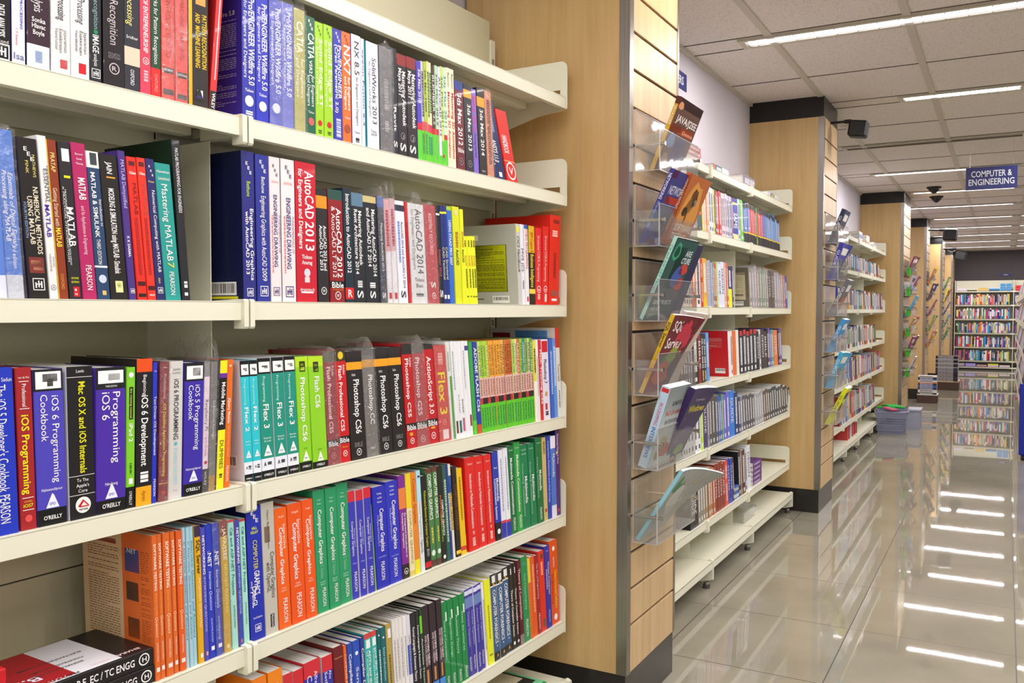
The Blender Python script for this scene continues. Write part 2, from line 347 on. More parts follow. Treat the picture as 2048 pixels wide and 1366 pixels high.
def cover_art(spec, W, h, mb, lean):
    """printed matter on the board that faces the reader (y = 0 side); spec fractions: u from spine inwards 0..1, f from head down"""
    sh = lean/h; y = -.0006
    for e in spec.split(';'):
        if not e.strip(): continue
        a = e.strip().split('|'); k = a[0]
        # text reads from the fore edge (deep) to the spine: ex = +x
        if k in ('t', 'tb'):
            _, s, u0, u1, f, hh, col = a; u0, u1, f, hh = map(float, (u0, u1, f, hh)); z = h*(1-f)
            put_text(mb, s, (-W*u0, y+sh*z, z), (1, 0, 0), (0, 0, 1), W*(u0-u1), hh, lin(col), k == 'tb')
        elif k == 'p':
            _, u0, u1, f0, f1, col = a; u0, u1, f0, f1 = map(float, (u0, u1, f0, f1)); za, zb = h*(1-f1), h*(1-f0)
            mb.face([(-W*u0, y*.5+sh*za, za), (-W*u1, y*.5+sh*za, za), (-W*u1, y*.5+sh*zb, zb), (-W*u0, y*.5+sh*zb, zb)], lin(col))
        elif k == 'lines':      # paragraphs of small print
            _, u0, u1, f0, f1, n, col = a; u0, u1, f0, f1 = map(float, (u0, u1, f0, f1)); q = random.Random(5); n = int(n)
            for i in range(n):
                if q.random() < .12: continue
                z = h*(1-(f0+(f1-f0)*(i+.5)/n)); u = u0; e1 = u1 if q.random() > .2 else u1+(u0-u1)*q.uniform(.2, .6)
                while u > e1:
                    w = min(q.uniform(.02, .07), u-e1)
                    mb.face([(-W*u, y+sh*z, z-.0007), (-W*(u-w), y+sh*z, z-.0007), (-W*(u-w), y+sh*z, z+.0007), (-W*u, y+sh*z, z+.0007)], lin(col)); u -= w+.012
        elif k == 'code':
            _, u0, u1, f0, f1 = a; u0, u1, f0, f1 = map(float, (u0, u1, f0, f1)); q = random.Random(9); za, zb = h*(1-f1), h*(1-f0)
            mb.face([(-W*u0, y*.7+sh*za, za), (-W*u1, y*.7+sh*za, za), (-W*u1, y*.7+sh*zb, zb), (-W*u0, y*.7+sh*zb, zb)], lin('w'))
            u = u0-.02
            while u > u1+.02:
                w = q.uniform(.004, .012); mb.face([(-W*u, y+sh*za, za+.004), (-W*(u-w), y+sh*za, za+.004), (-W*(u-w), y+sh*zb, zb-.003), (-W*u, y+sh*zb, zb-.003)], lin('k')); u -= w+q.uniform(.004, .012)

WRAPC = {}
def wrap_mesh(t, h, W, lean, tuft, seed):
    q = random.Random(seed); mb = MB(); nz, ny, nx = 16, max(3, int(t/.006)), 6; sh = lean/h; g = .0018
    def pos(u, v, face):
        # u along z, v across
        z = -.0 + u*(h+.002)
        j = lambda a: q.uniform(0, a)
        if face == 'f': return (g+j(.0022), -g+v*(t+2*g)+sh*z, z)
        if face == 'l': return (-W*.9*(1-v)+g*v, -g-j(.0012)+sh*z, z)
    for face, nn in (('f', ny), ('l', nx)):
        P = [[pos(i/nz, k/nn, face) for k in range(nn+1)] for i in range(nz+1)]
        for i in range(nz+1):
            P[i][0 if face == 'f' else nn] = (g, -g+sh*P[i][0][2], P[i][0][2])
        v = [p for row in P for p in row]; f = [(i*(nn+1)+k, i*(nn+1)+k+1, (i+1)*(nn+1)+k+1, (i+1)*(nn+1)+k) for i in range(nz) for k in range(nn)]
        mb.grid(v, f, (.8, .8, .8))
    # gathered top: a crumpled ridge of spare film
    n = 9; base = [(g-i*W*.9/n, 0, 0) for i in range(n+1)]; zt = h+.001
    rows = []
    for r in range(4):
        fr = r/3; up_ = tuft*fr
        rows.append([(b[0], sh*h + t*(.5+(-.5+0)*(1-fr)) + q.uniform(-.002, .002), zt+up_*(.7+.6*q.random())*(1-.35*i/n)) for i, b in enumerate(base)])
    rows2 = [[(b[0], sh*h + t*(.5+.5*(1-r/3)) + q.uniform(-.002, .002), rows[r][i][2]) for i, b in enumerate(base)] for r in range(4)]
    for R_ in (rows, rows2):
        v = [p for row in R_ for p in row]; mb.grid(v, [(i*(n+1)+k, i*(n+1)+k+1, (i+1)*(n+1)+k+1, (i+1)*(n+1)+k) for i in range(3) for k in range(n)], (.8, .8, .8))
    v = [rows[r][0] for r in range(4)] + [rows2[r][0] for r in range(4)]
    mb.grid(v, [(i, i+1, 5+i, 4+i) for i in range(3)], (.8, .8, .8))
    return mb

BULK = MB()
def bulk_add(mb, loc, rot, mi=0):
    from mathutils import Euler
    Mx = np.array(Matrix.Translation(loc) @ Euler(rot, 'XYZ').to_matrix().to_4x4())
    if not mb.v: return
    v = np.array(mb.v) @ Mx[:3, :3].T + Mx[:3, 3]; n = len(BULK.v); BULK.v += [tuple(q) for q in v.tolist()]
    for f, c in zip(mb.f, mb.c): BULK.f.append(tuple(i+n for i in f)); BULK.c.append(c); BULK.m.append(mi)
def make_book(loc, rz, t, h, W, lean, col, spec='', side=None, wrap=0, caspec='', label='', group=None, simple=False, rx=0, ry=0, hard=False, name='book', seed=0, pagecol=None, bulk=False):
    """spine outwards (+x), thickness along +y, height z"""
    t = max(t, .003); th = .0011 if not hard else .0024; th = min(th, t*.22)
    c0 = lin(col); cs = lin(side) if side else c0; sh = lean/h
    bands = [(0.0, 1.0, c0)]
    rest = []
    for e in spec.split(';'):
        if e.startswith('b|'):
            _, f0, f1, cc = e.split('|'); bands.append((float(f0), float(f1), lin(cc)))
        elif e: rest.append(e)
    cuts = sorted({0.0, 1.0} | {x for b_ in bands for x in b_[:2]})
    mb = MB(); ch = min(.0012, t*.2)
    prof = [(-W, 0), (-ch, 0), (0, ch), (0, t-ch), (-ch, t), (-W, t)]
    for a, b_ in zip(cuts, cuts[1:]):
        if b_-a < 1e-5: continue
        cc = c0
        for f0, f1, c in bands:
            if f0-1e-6 <= a and b_ <= f1+1e-6: cc = c
        z0, z1 = h*(1-b_), h*(1-a)
        for i in range(5):
            p, q = prof[i], prof[i+1]
            col_ = cc if i in (1, 2, 3) else (cs if side else cc)
            if len(bands) > 1 and i in (0, 4): col_ = cs
            mb.face([(p[0], p[1]+sh*z0, z0), (q[0], q[1]+sh*z0, z0), (q[0], q[1]+sh*z1, z1), (p[0], p[1]+sh*z1, z1)], col_)
    # board edges
    inn = [(-W, th), (-th, th), (-th, t-th), (-W, t-th)]
    for z, flip in ((0, True), (h, False)):
        P = lambda p: (p[0], p[1]+sh*z, z)
        for poly in ([prof[0], prof[1], inn[1], inn[0]], [prof[1], prof[2], prof[3], prof[4], inn[2], inn[1]], [prof[4], prof[5], inn[3], inn[2]]):
            pp = [P(p) for p in poly]; mb.face(pp if not flip else pp[::-1], tuple(x*.9+.02 for x in cs))
    pg = lin(pagecol or 'e4dfd6')
    if bulk:
        mb.box(-W+.001, -th, th, t-th, .0015, h-.0015, pg, 0, 0, sh); art(';'.join(rest), t, h, mb, lean); cover_art(caspec, W, h, mb, lean); bulk_add(mb, loc, (rx, ry, rz))
        if wrap: bulk_add(wrap_mesh(t, h, W, lean, wrap, seed), loc, (rx, ry, rz), 1)
        return
    if simple:
        e = .0015
        mb.box(-W+.001, -th, th, t-th, e, h-e, pg, 0, 0, sh)
        art(';'.join(rest), t, h, mb, lean)
        o = mb.build(name, M['cover']); o.location = loc; o.rotation_euler = (rx, ry, rz); return tag(o, label, 'book', group)
    root = thing('book', loc, rz, label, 'book', group, rx, ry)
    mb.build('cover', M['cover'], root)
    e = .0018 if not hard else .004
    MB().box(-W+.002, -th, th, t-th, e, h-e, pg, 0, 0, sh).build('pages', M['pages'], root)
    if rest:
        a = MB(); art(';'.join(rest), t, h, a, lean)
        if a.f: a.build('title', M['ink'], root)
    if caspec:
        a = MB(); cover_art(caspec, W, h, a, lean); a.build('cover_print', M['ink'], root)
    if wrap:
        wrap_mesh(t, h, W, lean, wrap, seed).build('plastic_wrap', M['wrap'], root, smooth=True)
    return root

# ---------------------------------------------------------------- the room
def struct(name, mb, mats): return tag(mb.build(name, mats), kind='structure')
struct('floor', MB().box(-1.9, 9, -6, 24.5, -.1, 0), M['floor'])
struct('ceiling', MB().box(-1.9, 9, -6, 24.5, CEIL, CEIL+.1), M['ceil'])
struct('wall_left', MB().box(-1.62, -1.49, 3.0, 24.5, 0, CEIL).box(-1.75, -1.62, -6, 24.5, 0, CEIL), M['wall'])
struct('wall_far', MB().box(-1.49, 9, 22.62, 22.8, 0, CEIL), M['fascia'])
# exposed ceiling runners and cross joints
mb = MB()
for x in (-1.045, -.42, .175, .77, 1.365, 1.96, 2.56): mb.box(x-.018, x+.018, -6, 22.6, CEIL-.006, CEIL+.001, mi=0)
mb.box(-1.49, -1.47, 3.0, 22.6, CEIL-.02, CEIL, mi=0)
for k in range(-6, 11):
    y = 4.53+1.655*k
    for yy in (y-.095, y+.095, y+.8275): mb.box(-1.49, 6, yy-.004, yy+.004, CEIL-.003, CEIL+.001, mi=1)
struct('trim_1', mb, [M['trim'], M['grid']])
for i, (y, x0, x1, lit) in enumerate(TUBES):
    if y < -1 or x0 > 2.9 or y > 21.5: continue
    row = max(1, round((y-4.53)/1.655)+4)
    col = 'over the aisle beside the shelves' if x0 < .3 else 'over the far side of the aisle'
    t = thing('ceiling_light', (0, 0, 0), 0, f"{'lit' if lit else 'unlit'} slim ceiling light {col}, {ordn(row)} row from the front", 'ceiling light', 'slim ceiling light fittings')
    t.location = ((x0+x1)/2, y, CEIL)
    w = (x1-x0)/2
    m_ = MB(); m_.box(-w-.03, w+.03, -.075, -.055, -.012, 0).box(-w-.03, w+.03, .055, .075, -.012, 0).box(-w-.03, -w, -.055, .055, -.012, 0).box(w, w+.03, -.055, .055, -.012, 0)
    m_.build('frame', M['trim'], t)
    if lit:
        MB().box(-w*.98, w*.98, -.022, .022, -.011, -.002).build('tube', M['tube'], t)
    lm = MB()
    for k in range(13): xx = -w+2*w*(k+.5)/13; lm.box(xx-.002, xx+.002, -.052, -.032, -.011, -.001).box(xx-.002, xx+.002, .032, .052, -.011, -.001)
    lm.box(-w, w, -.055, -.05, -.01, -.001).box(-w, w, .05, .055, -.01, -.001)
    if not lit: lm.box(-w, w, -.05, .05, -.004, -.001)
    lm.build('louvre', M['louvre' if lit else 'offlouvre'], t)

# ---------------------------------------------------------------- pillars
GP = .1165
PILLARS = [(2.56, 3.02), (5.86, 6.37), (10.93, 11.72), (14.25, 14.85), (18.0, 18.75), (21.6, 22.3)]
PNAME = ['nearest to the camera', 'second from the camera', 'third from the camera', 'fourth from the camera', 'fifth from the camera', 'farthest from the camera']
for i, (y0, y1) in enumerate(PILLARS):
    t = thing('pillar', (-1.25, y0, 0), 0, f'maple clad pillar with a slatted face, the one {PNAME[i]}', 'pillar', 'maple clad pillars along the wall')
    d = y1-y0; X0, X1 = -.36, .23
    MB().box(X0, X1-.014, .0, d, .15, 2.53).build('side_panel', M['wood'], t)
    MB().box(X0, X1-.004, .004, d-.004, 0, .15).build('plinth', M['kick'], t)
    MB().box(X0, X1-.002, .002, d-.002, 2.53, CEIL).build('top_band', M['black'], t)
    sl = MB(); sl.box(X1-.0135, X1-.009, .004, d-.004, .15, 2.53, mi=1)
    z = 1.815-GP*14; zz = [.15]
    while z < 2.5: 
        if z > .2: zz.append(z)
        z += GP
    zz.append(2.53)
    for a, b_ in zip(zz, zz[1:]):
        g0 = a if a == .15 else a+.0045; g1 = b_ if b_ == 2.53 else b_-.0045
        sl.box(X1-.009, X1, .028, d-.012, g0, g1, ch=.001)
    sl.build('slat_panel', [M['slat'], M['dark']], t)
    MB().box(X1-.033, X1+.002, -.002, .0, .15, 2.53).box(X1, X1+.002, 0, .03, .15, 2.53).build('corner_trim', M['steel'], t)
    MB().box(X1-.012, X1+.002, d-.014, d+.001, .15, 2.53).build('corner_trim', M['steel'], t)

# ---------------------------------------------------------------- shelving units
ZS = [1.964, 1.663, 1.317, .967, .655, .315]
def plate(z0):
    m_ = MB(); r = .022; pts = [(-.255, .024), (0.004, .024)]
    pts += [(.004-r+r*math.cos(a), .112-r+r*math.sin(a)) for a in [math.pi/2*k/5 for k in range(6)]] + [(-.255, .112)]
    f = lambda P: [(p[0], p[1]+z0) for p in P]
    m_.prism(f(pts), 1, -.00125, .00125)
    m_.prism(f([(-.255, -.09), (-.1, -.05), (.004, -.036), (.004, .004), (-.255, .004)]), 1, -.00125, .00125)
    m_.box(-.02, .004, -.00125, .00125, z0+.004, z0+.024).box(-.255, -.235, -.00125, .00125, z0+.004, z0+.024)
    return m_
def shelving(pl, s_list, levels, label, base_levels=True, end=True, top=2.24, back=-.27):
    root = thing('shelving_unit', pl.pt(0, 0, 0), -pl.a, label, 'shelving unit', 'cream metal wall shelving')
    s0, s1 = s_list[0], s_list[-1]
    # back panels with horizontal seams
    zc = [.12, .45, .811, 1.16, 1.51, 1.86, top]
    for a, b_ in zip(s_list, s_list[1:]):
        m_ = MB()
        for z0, z1 in zip(zc, zc[1:]): m_.box(back-.012, back-.006, a+.012, b_-.012, z0+.0015, z1-.0015)
        m_.build('back_panel', M['panel'], root)
        for zs in levels:
            m_ = MB()
            m_.box(back+.004, 0, a+.003, b_-.003, zs-.0025, zs).box(-.0025, .0, a+.003, b_-.003, zs-.036, zs-.0005, ch=.0006)
            m_.box(-.016, -.0025, a+.003, b_-.003, zs-.036, zs-.034).box(back+.004, back+.006, a+.003, b_-.003, zs-.04, zs-.0025)
            m_.box(-.165, -.135, a+.012, b_-.012, zs-.022, zs-.0026, ch=.002)
            m_.build('shelf', M['cream'], root)
    for k, s in enumerate(s_list):
        u = MB().box(back-.03, back+.0, s-.012, s+.012, .0, top-.06)
        z = .2
        while z < top-.1: u.box(back-.0002, back+.0006, s-.005, s-.002, z, z+.02, mi=1); u.box(back-.0002, back+.0006, s+.002, s+.005, z, z+.02, mi=1); z += .05
        u.build('upright', [M['cream'], M['blackp']], root)
        for zs in levels:
            if k == len(s_list)-1 and end:
                p_ = plate(zs); p_.build('end_bracket', M['cream'], root).location.y = s
            elif k == 0:
                p_ = plate(zs); p_.build('end_bracket', M['cream'], root).location.y = s
            else:
                c = MB()
                for dy in (-.0075, .0075):
                    c.prism([(-.11, -.036), (-.02, -.036), (-.02, -.052), (.006, -.052), (.009, -.048), (.009, .001), (.005, .004), (-.02, .004), (-.11, .0)], 1, dy-.0055, dy+.0055)
                o = c.build('shelf_clip', M['cream'], root); o.location = (0, s, zs)
        if 0 < k < len(s_list)-1:
            dv = s-.018; MB().box(back, -.077, dv-.001, dv+.001, .13, ZS[1]-.04).build('divider', M['cream'], root)
    if base_levels:
        for a, b_ in zip(s_list, s_list[1:]):
            m_ = MB(); m_.box(back+.004, .03, a+.004, b_-.004, .127, .13).box(.0275, .03, a+.004, b_-.004, .096, .1295).box(.0, .0275, a+.004, b_-.004, .096, .098)
            m_.build('base_shelf', M['cream'], root)
        for k, s in enumerate(s_list):
            m_ = MB(); sy = s-.02 if k == len(s_list)-1 else s
            m_.prism([(back, .03), (back+.06, .03), (-.02, .03), (.032, .045), (.032, .135), (.02, .14), (-.01, .126), (back, .126)], 1, sy-.008, sy+.008)
            f = m_.build('foot', M['cream'], root)
            g = MB().cyl((0, sy, .03), (0, sy, .018), .012).cyl((0, sy, .018), (0, sy, .0), .016, mi=1)
            g.build('leveller', [M['chrome'], M['rubber']], f)
    return root
NB = Plane(-1.205, 2.5, math.radians(2.3))
SJ = -1.287; DIV = [-1.305]
shelving(NB, [-2.55, SJ, -.003], ZS, 'long cream metal wall shelving nearest the camera, packed with computing books')
B2 = Plane(-1.20, 0, 0)
J2 = [3.12, B2.at(1418, 1.3), B2.at(1500, 1.3), 5.80]
shelving(B2, J2, ZS, 'cream metal wall shelving between the first two maple pillars', top=2.0)
shelving(B2, [6.42, 8.0, 8.75, 9.72, 10.86], ZS, 'cream metal wall shelving between the second and third maple pillars', top=2.05)

# ---------------------------------------------------------------- the books of the near unit
ROWN = ['', 'top book row', 'second book row', 'third book row', 'fourth book row', 'fifth book row']
def fill(pl, zs, data, leans, rowlab, grp, W=.165, topx=False, o=-.009, simple=False, unit=', nearest shelving', bulk=False):
    xs = [l[0] for l in leans]; ds = [l[1] for l in leans]; n = 0; prev_end = -99
    for d in data:
        x0, x1, yt, col = d[:4]; spec = d[4] if len(d) > 4 else ''; op = d[5] if len(d) > 5 else {}
        n += 1; dx = op.get('dx', float(np.interp(x0, xs, ds)))
        if topx:
            st, zt = pl.inv(x0, yt, o); st1, _ = pl.inv(x1, yt, o); t = st1-st
            s0 = pl.at(x0-dx, zs, o); lean = st-s0
        else:
            s0 = pl.at(x0, zs, o); t = pl.at(x1, zs, o)-s0
            st, zt = pl.inv(x0+dx, yt, o); lean = st-s0
        s0 = max(s0, prev_end); t = max(t-.0005, .0035)
        if s0 > prev_end+.02 and 'W' not in op: pass
        prev_end = s0+t
        h = zt-zs-.0005; zi = ZS.index(zs); h = min(h, ZS[zi-1]-.037-zs-.003); P = pl.pt(s0, o-op.get('in', 0)-(rnd.random()*.003), zs+.0004)
        w = op.get('W', W+rnd.uniform(-.012, .01))
        for dv in (DIV if pl is NB else [j_-.018 for j_ in J2[1:3]]):
            if s0-.004 < dv < s0+t+.004 and zs < 1.6: w = .06
        thick = 'thick' if t > .034 else 'slim' if t < .014 else ''
        side = op.get('side'); extra = op.get('lab') or (('with ' + cname(side) + ' cover') if side and cname(side) != cname(col) else '')
        wr = op.get('wrap', 0)
        lab = f"{thick} {cname(col)} {'plastic-wrapped ' if wr else ''}book {extra}, {ordn(n)} in {rowlab}{unit}"
        lab = ' '.join(lab.split())
        if len(lab.replace('-', ' ').split()) > 15: lab = lab.replace('slim ', '').replace('thick ', '').replace('plastic-wrapped', 'wrapped')
        make_book(P, -pl.a, t, h, w, lean, col, spec, side, wr, op.get('cov', ''), ' '.join(lab.split()).replace(' ,', ','), grp, simple, seed=n, hard=op.get('hard', False), bulk=bulk is True or (bulk and x1-x0 < bulk))

BIB = 'h|BIBLE|{}|.6|.2|gy'
def pear(f0=.8, f1=.95, c=.5, h=.4, col='w'): return f';v|PEARSON|{f0}|{f1}|{c}|{h}|{col}'
OR = ';b|.9|1|k;hb|O\'REILLY|.955|.8|.13|w'
R1 = [
 (-75, -17, -60, 'k', 'vb|SIGNAL|.4|.7|.5|.4|w'), (-16, 25, -60, 'k', 'vb|DATA ANALYSIS|.35|.72|.5|.36|ffffff;h|Second|.77|.7|.16|w;h|Edition|.805|.7|.16|w;box|.89|.8|w'),
 (26, 53, -66, 'w', 'vb|PROCESSING|.3|.62|.7|.2|b;v|S. P. Eswaran|.62|.8|.35|.2|ma;hb|Isa|.91|.8|.5|6a78a8', {'side': 'b'}), (55, 101, -70, '3a2530', 'b|.76|1|dfe6f4;v|Analysis|.2|.43|.5|.4|w;hb|Sonka|.51|.6|.2|w;hb|Hlavac|.57|.6|.2|w;hb|Boyle|.635|.5|.2|w;d|.82|.93|.5|.3|8aa0c8', {'side': '2c2350'}),
 (103, 142, -75, 'w', 'vb|Digital Signal Processing|.0|.5|.55|.4|2a2840;v|Jayaraman|.58|.79|.75|.17|444;v|Esakkirajan|.58|.8|.5|.17|444;v|Veerakumar|.58|.78|.28|.17|444;p|.86|.94|.45|.82|r'.replace('444', '444444'), {'wrap': .012}),
 (143, 180, -78, 'w', 'vi|Digital Image Processing|.0|.52|.55|.42|2a2840;v|Jayaraman|.58|.77|.78|.17|333333;v|Esakkirajan|.58|.79|.54|.17|333333;v|Veerakumar|.58|.77|.3|.17|333333;p|.86|.95|.4|.8|r'),
 (180.5, 205.5, -80, '26282c', 'v|pattern recognition|.1|.55|.55|.4|8fb0b4;vb|IMAGE|.6|.75|.5|.5|w;v|analysis|.76|.86|.5|.32|w;disc|.575|.35|g;box|.92|.7|w'),
 (208, 250, -82, '231c20', 'v|Pattern Recognition|.05|.66|.5|.4|c8bcc0;h|FOURTH|.735|.55|.12|gy;h|EDITION|.76|.55|.12|gy;ring|.85|.5|c8bcc0|R'),
 (250.5, 282, -85, '30323a', 'vi|Image Processing|.05|.5|.4|.42|f0e08c;h|Sridhar|.585|.75|.18|w;p|.66|.8|0|1|d8c8b0;v|OXFORD|.83|.95|.5|.25|w', {'lab': 'with a small pale panel'}),
 (282.5, 304, -88, 'd84058', 'vb|FUNDAMENTALS OF ENTREPRENEURSHIP|.0|.69|.5|.42|w;ring|.75|.6|w|Q;d|.82|.9|.5|.4|f0b0b8'),
 (304.5, 325, -90, '26482e', 'b|.79|1|d02c28;v|Neural Networks for Pattern Recognition|.05|.76|.5|.42|w;v|OXFORD|.83|.96|.5|.3|e8a0a0'),
 (326, 352, -92, 'e03c2c', 'v|INTRODUCTION TO|.3|.7|.5|.4|8a1c22;p|.77|.81|.1|.9|3a2020;h|SECOND|.785|.7|.16|w;p|.92|.96|.1|.9|3a2020', {'wrap': .006}), (353, 377, -94, 'dc3828', 'v|MACHINE LEARNING|.3|.7|.5|.35|8a1c22;p|.79|.83|.1|.9|3a2020;h|EDITION|.81|.7|.16|w;p|.94|.975|.1|.9|3a2020', {'wrap': .006}),
 (378.5, 418.5, -96, '2a2422', 'p|.0|1|0|.17|d8a818;p|.18|.3|.35|.85|d09850;vb|PATTERN RECOGNITION|.36|.73|.78|.23|e8c020;vb|AND  MACHINE LEARNING|.36|.73|.45|.23|e8c020;tri|.915|.5|2a2422;p|.88|.94|.42|.7|w;p|.9|.92|.48|.64|2a2422'),
 (419, 432, -75, 'd83030', 'b|.86|1|2c2422;p|.1|.78|.45|.6|f8dcdc;vb|WILEY|.875|.985|.5|.5|w', {'dx': 19}),
 (486, 514, -18, '2c34a0', 'vb|Pro/ENGINEER Wildfire 5.0|.03|.72|.68|.42|w;v|for Engineers and Designers|.06|.67|.25|.24|w;hb|Tickoo|.765|.62|.17|w;disc|.85|.62|e0e4f0;p|.835|.85|.3|.75|r;p|.86|.885|.35|.68|o;d|.93|.96|.5|.5|w', {'cov': 'p|1|0|0|1|3a2c94;lines|.9|.08|.2|.9|44|b8b4d8;t|Pro/ENGINEER Wildfire 5.0|.9|.1|.17|.009|w', 'side': '3a2c94', 'W': .19, 'lab': 'with printed purple back cover in view'}),
 (514.5, 539.5, -12, '3038b4', 'vb|Pro/ENGINEER Wildfire 5.0|.06|.74|.66|.42|w;v|for Engineers and Designers|.09|.68|.25|.24|w;hb|Tickoo|.78|.62|.17|w;disc|.87|.62|e0e4f0;p|.855|.87|.3|.75|r;p|.88|.9|.35|.68|o'),
 (540.5, 566, -6, '4a54b8', 'vb|Pro/ENGINEER Wildfire 5.0|.07|.74|.66|.4|dfe2f4;v|for Engineers and Designers|.1|.68|.25|.22|dfe2f4;disc|.86|.6|d0d4e8;p|.86|.88|.3|.7|r', {'wrap': .02}),
 (567, 590, 2, '5a64c0', 'vb|Pro/ENGINEER Wildfire 5.0|.07|.74|.6|.4|dfe2f4;v|for Engineers and Designers|.1|.68|.25|.2|dfe2f4', {'wrap': .03}),
 (591, 613, 14, 'a8a450', 'vb|CATIA|.1|.36|.5|.55|e8ecd0;v|for Engineers|.4|.72|.7|.25|e8ecd0;v|and Designers|.4|.72|.3|.25|e8ecd0', {'wrap': .04}),
 (614, 633.5, 29, '1c5c40', 'eee|.05|.5|w;vb|CATIA|.14|.36|.55|.6|w;vb|V5R21|.37|.5|.5|.3|w;v|for Engineers|.5|.76|.72|.3|w;v|and Designers|.5|.76|.3|.3|w;h|Tickoo|.81|.6|.18|w;disc|.89|.6|c06060'),
 (634, 650.5, 41, '9ccc24', 'eee|.05|.5|4a6020;vb|Solid Edge ST|.14|.74|.68|.38|f0f8d0;v|for Engineers and Designers|.14|.72|.25|.24|f0f8d0;disc|.88|.5|r;d|.94|.97|.5|.4|4a6020'),
 (650.8, 668.3, 47, '9ccc24', 'eee|.05|.5|4a6020;vb|Solid Edge ST|.14|.74|.68|.38|f0f8d0;v|for Engineers and Designers|.14|.72|.25|.24|f0f8d0;disc|.88|.5|r;d|.94|.97|.5|.4|4a6020'),
 (669.5, 687.8, 55, '3034a4', 'eee|.05|.5|w;vb|Pro/ENGINEER|.14|.62|.7|.38|w;vb|(Creo Parametric 2.0)|.14|.75|.35|.3|w;d|.8|.97|.5|.5|c0c4e8'),
 (688.3, 705.6, 61, 'e06c24', 'eee|.05|.5|8a2c10;vb|NX7|.12|.38|.55|.75|w;vb|for Engineers|.4|.7|.75|.3|fff0e0;vb|and Designers|.4|.7|.35|.3|fff0e0;h|Tickoo|.77|.6|.18|w;disc|.87|.7|a04828'),
 (708, 726.5, 66, 'e4e4ec', 'v|NX 8.5|.06|.36|.55|.5|333333;v|for Engineers and Designers|.38|.82|.55|.26|555566;h|Tickoo|.88|.6|.16|333333;d|.93|.97|.5|.4|333333', {'side': '8a3c8c'}),
 (726.7, 733, 76, 'd8dce8', 'v|eyeon Fusion 6.3|.1|.8|.5|.6|4a6480'), (736.5, 760, 81, 'e8eaf2', 'v|SolidWorks 2013|.14|.76|.62|.36|333344;v|for Engineers and Designers|.18|.7|.25|.2|8890a0;h|Tickoo|.83|.5|.14|333333;h|CADCIM|.86|.5|.14|333333', {'side': '2c9cac'}),
 (762, 787.5, 90, '5a585c', 'd|.3|.6|.5|.3|8a888c;d|.7|.8|.5|.3|a0a0a4', {'wrap': .015, 'side': '3a383c'}), (788, 799, 94, '1c222c', 'vb|Revit|.55|.78|.5|.45|w;vb|S|.87|.93|.5|.6|w'),
 (799.5, 818, 105, '221a20', 'b|0|.11|8a2420;vb|Mastering Autodesk|.16|.7|.7|.38|w;vb|Maya 2011|.14|.4|.3|.34|w;ring|.8|.5|gy|J;vb|S|.87|.95|.5|.6|w'), (818.3, 837.5, 111, '221a20', 'b|0|.11|8a2420;vb|Mastering Autodesk|.16|.7|.7|.38|w;vb|Maya 2011|.14|.4|.3|.34|w;ring|.8|.5|gy|J;vb|S|.87|.95|.5|.6|w'),
 (838.5, 847.5, 120, '4a3cb0', 'b|.62|.69|r;b|.69|1|5cc82c;vb|3ds Max 2010|.08|.42|.55|.5|w'),
 (848, 853, 121, 'c8c4d4', 'b|.6|.69|d84060;b|.69|1|5cc82c;d|.1|.55|.5|.6|5a4a8c;d|.72|.92|.5|.5|2c8a7c'), (853.3, 858, 122, 'b0c43c', 'b|.6|.69|d84060;b|.69|1|5cc82c;vb|3ds Max 2009|.08|.5|.5|.7|2c5a20;d|.72|.92|.5|.5|2c8a7c'), (858.3, 863, 122, 'd4d890', 'b|.62|.7|d84060;b|.7|1|5cc82c;d|.1|.55|.5|.6|5a6a2c;d|.74|.92|.5|.5|2c8a7c'), (863.3, 868.5, 124, 'e0e4c0', 'b|.62|.7|c82c3c;b|.7|1|5cc82c;d|.1|.5|.5|.6|3c7c20;d|.74|.92|.5|.5|2c8a7c'),
 (869, 875.5, 129, '4a2c24', 'b|.64|.7|r;b|.7|1|5cc82c;v|BLENDER 2.5|.1|.6|.5|.6|w', {'side': 'a8b890'}), (875.8, 881, 130, 'b8d8b0', 'b|.64|.7|r;b|.7|1|5cc82c;v|3ds Max 2012|.08|.6|.5|.7|2c5a40'), (881.2, 886, 133, 'e0d8e8', 'b|.9|1|5cc82c;v|AUTOCAD 2012|.1|.7|.5|.8|4a2c7c'), (886.2, 891, 132, 'c4dc70', 'b|.75|1|5cc82c;v|3ds Max 2011|.1|.6|.5|.7|2c4a20;disc|.9|.8|r'), (891.2, 897.5, 134, 'cce4c8', 'b|.68|.73|r;b|.73|1|5cc82c;v|3ds Max 2011|.08|.6|.5|.7|2c8a8c'),
 (898, 905.5, 134, 'ece6c8', 'vb|Mastering 3D Animation|.24|.9|.5|.6|c82020;v|Ratner|.05|.2|.5|.4|333333'), (906, 914, 137, 'ece6c8', 'vb|Mastering 3D Animation|.24|.9|.5|.6|c82020;v|Ratner|.05|.2|.5|.4|333333'),
 (915, 932, 159, '6c2028', 'b|0|.1|2a3c8c;vb|3ds Max 2012|.14|.72|.5|.5|w;hb|Bible|.775|.7|.3|w;ring|.9|.5|gy|W'), (934, 950, 166, '2c2a30', 'b|.06|.15|e8a424;vb|3ds Max 2013|.22|.75|.6|.42|w;ring|.9|.5|gy|W'),
 (950.5, 960.5, 176, '8468c8', 'vb|Maya 2012|.08|.5|.5|.6|d8588c;v|Getting Started|.52|.8|.5|.4|2c2050'), (961, 976, 174, '2c2826', 'b|.1|.21|e8a020;vb|3ds Max 2014|.24|.77|.5|.42|w;h|WILEY|.95|.5|.12|w'),
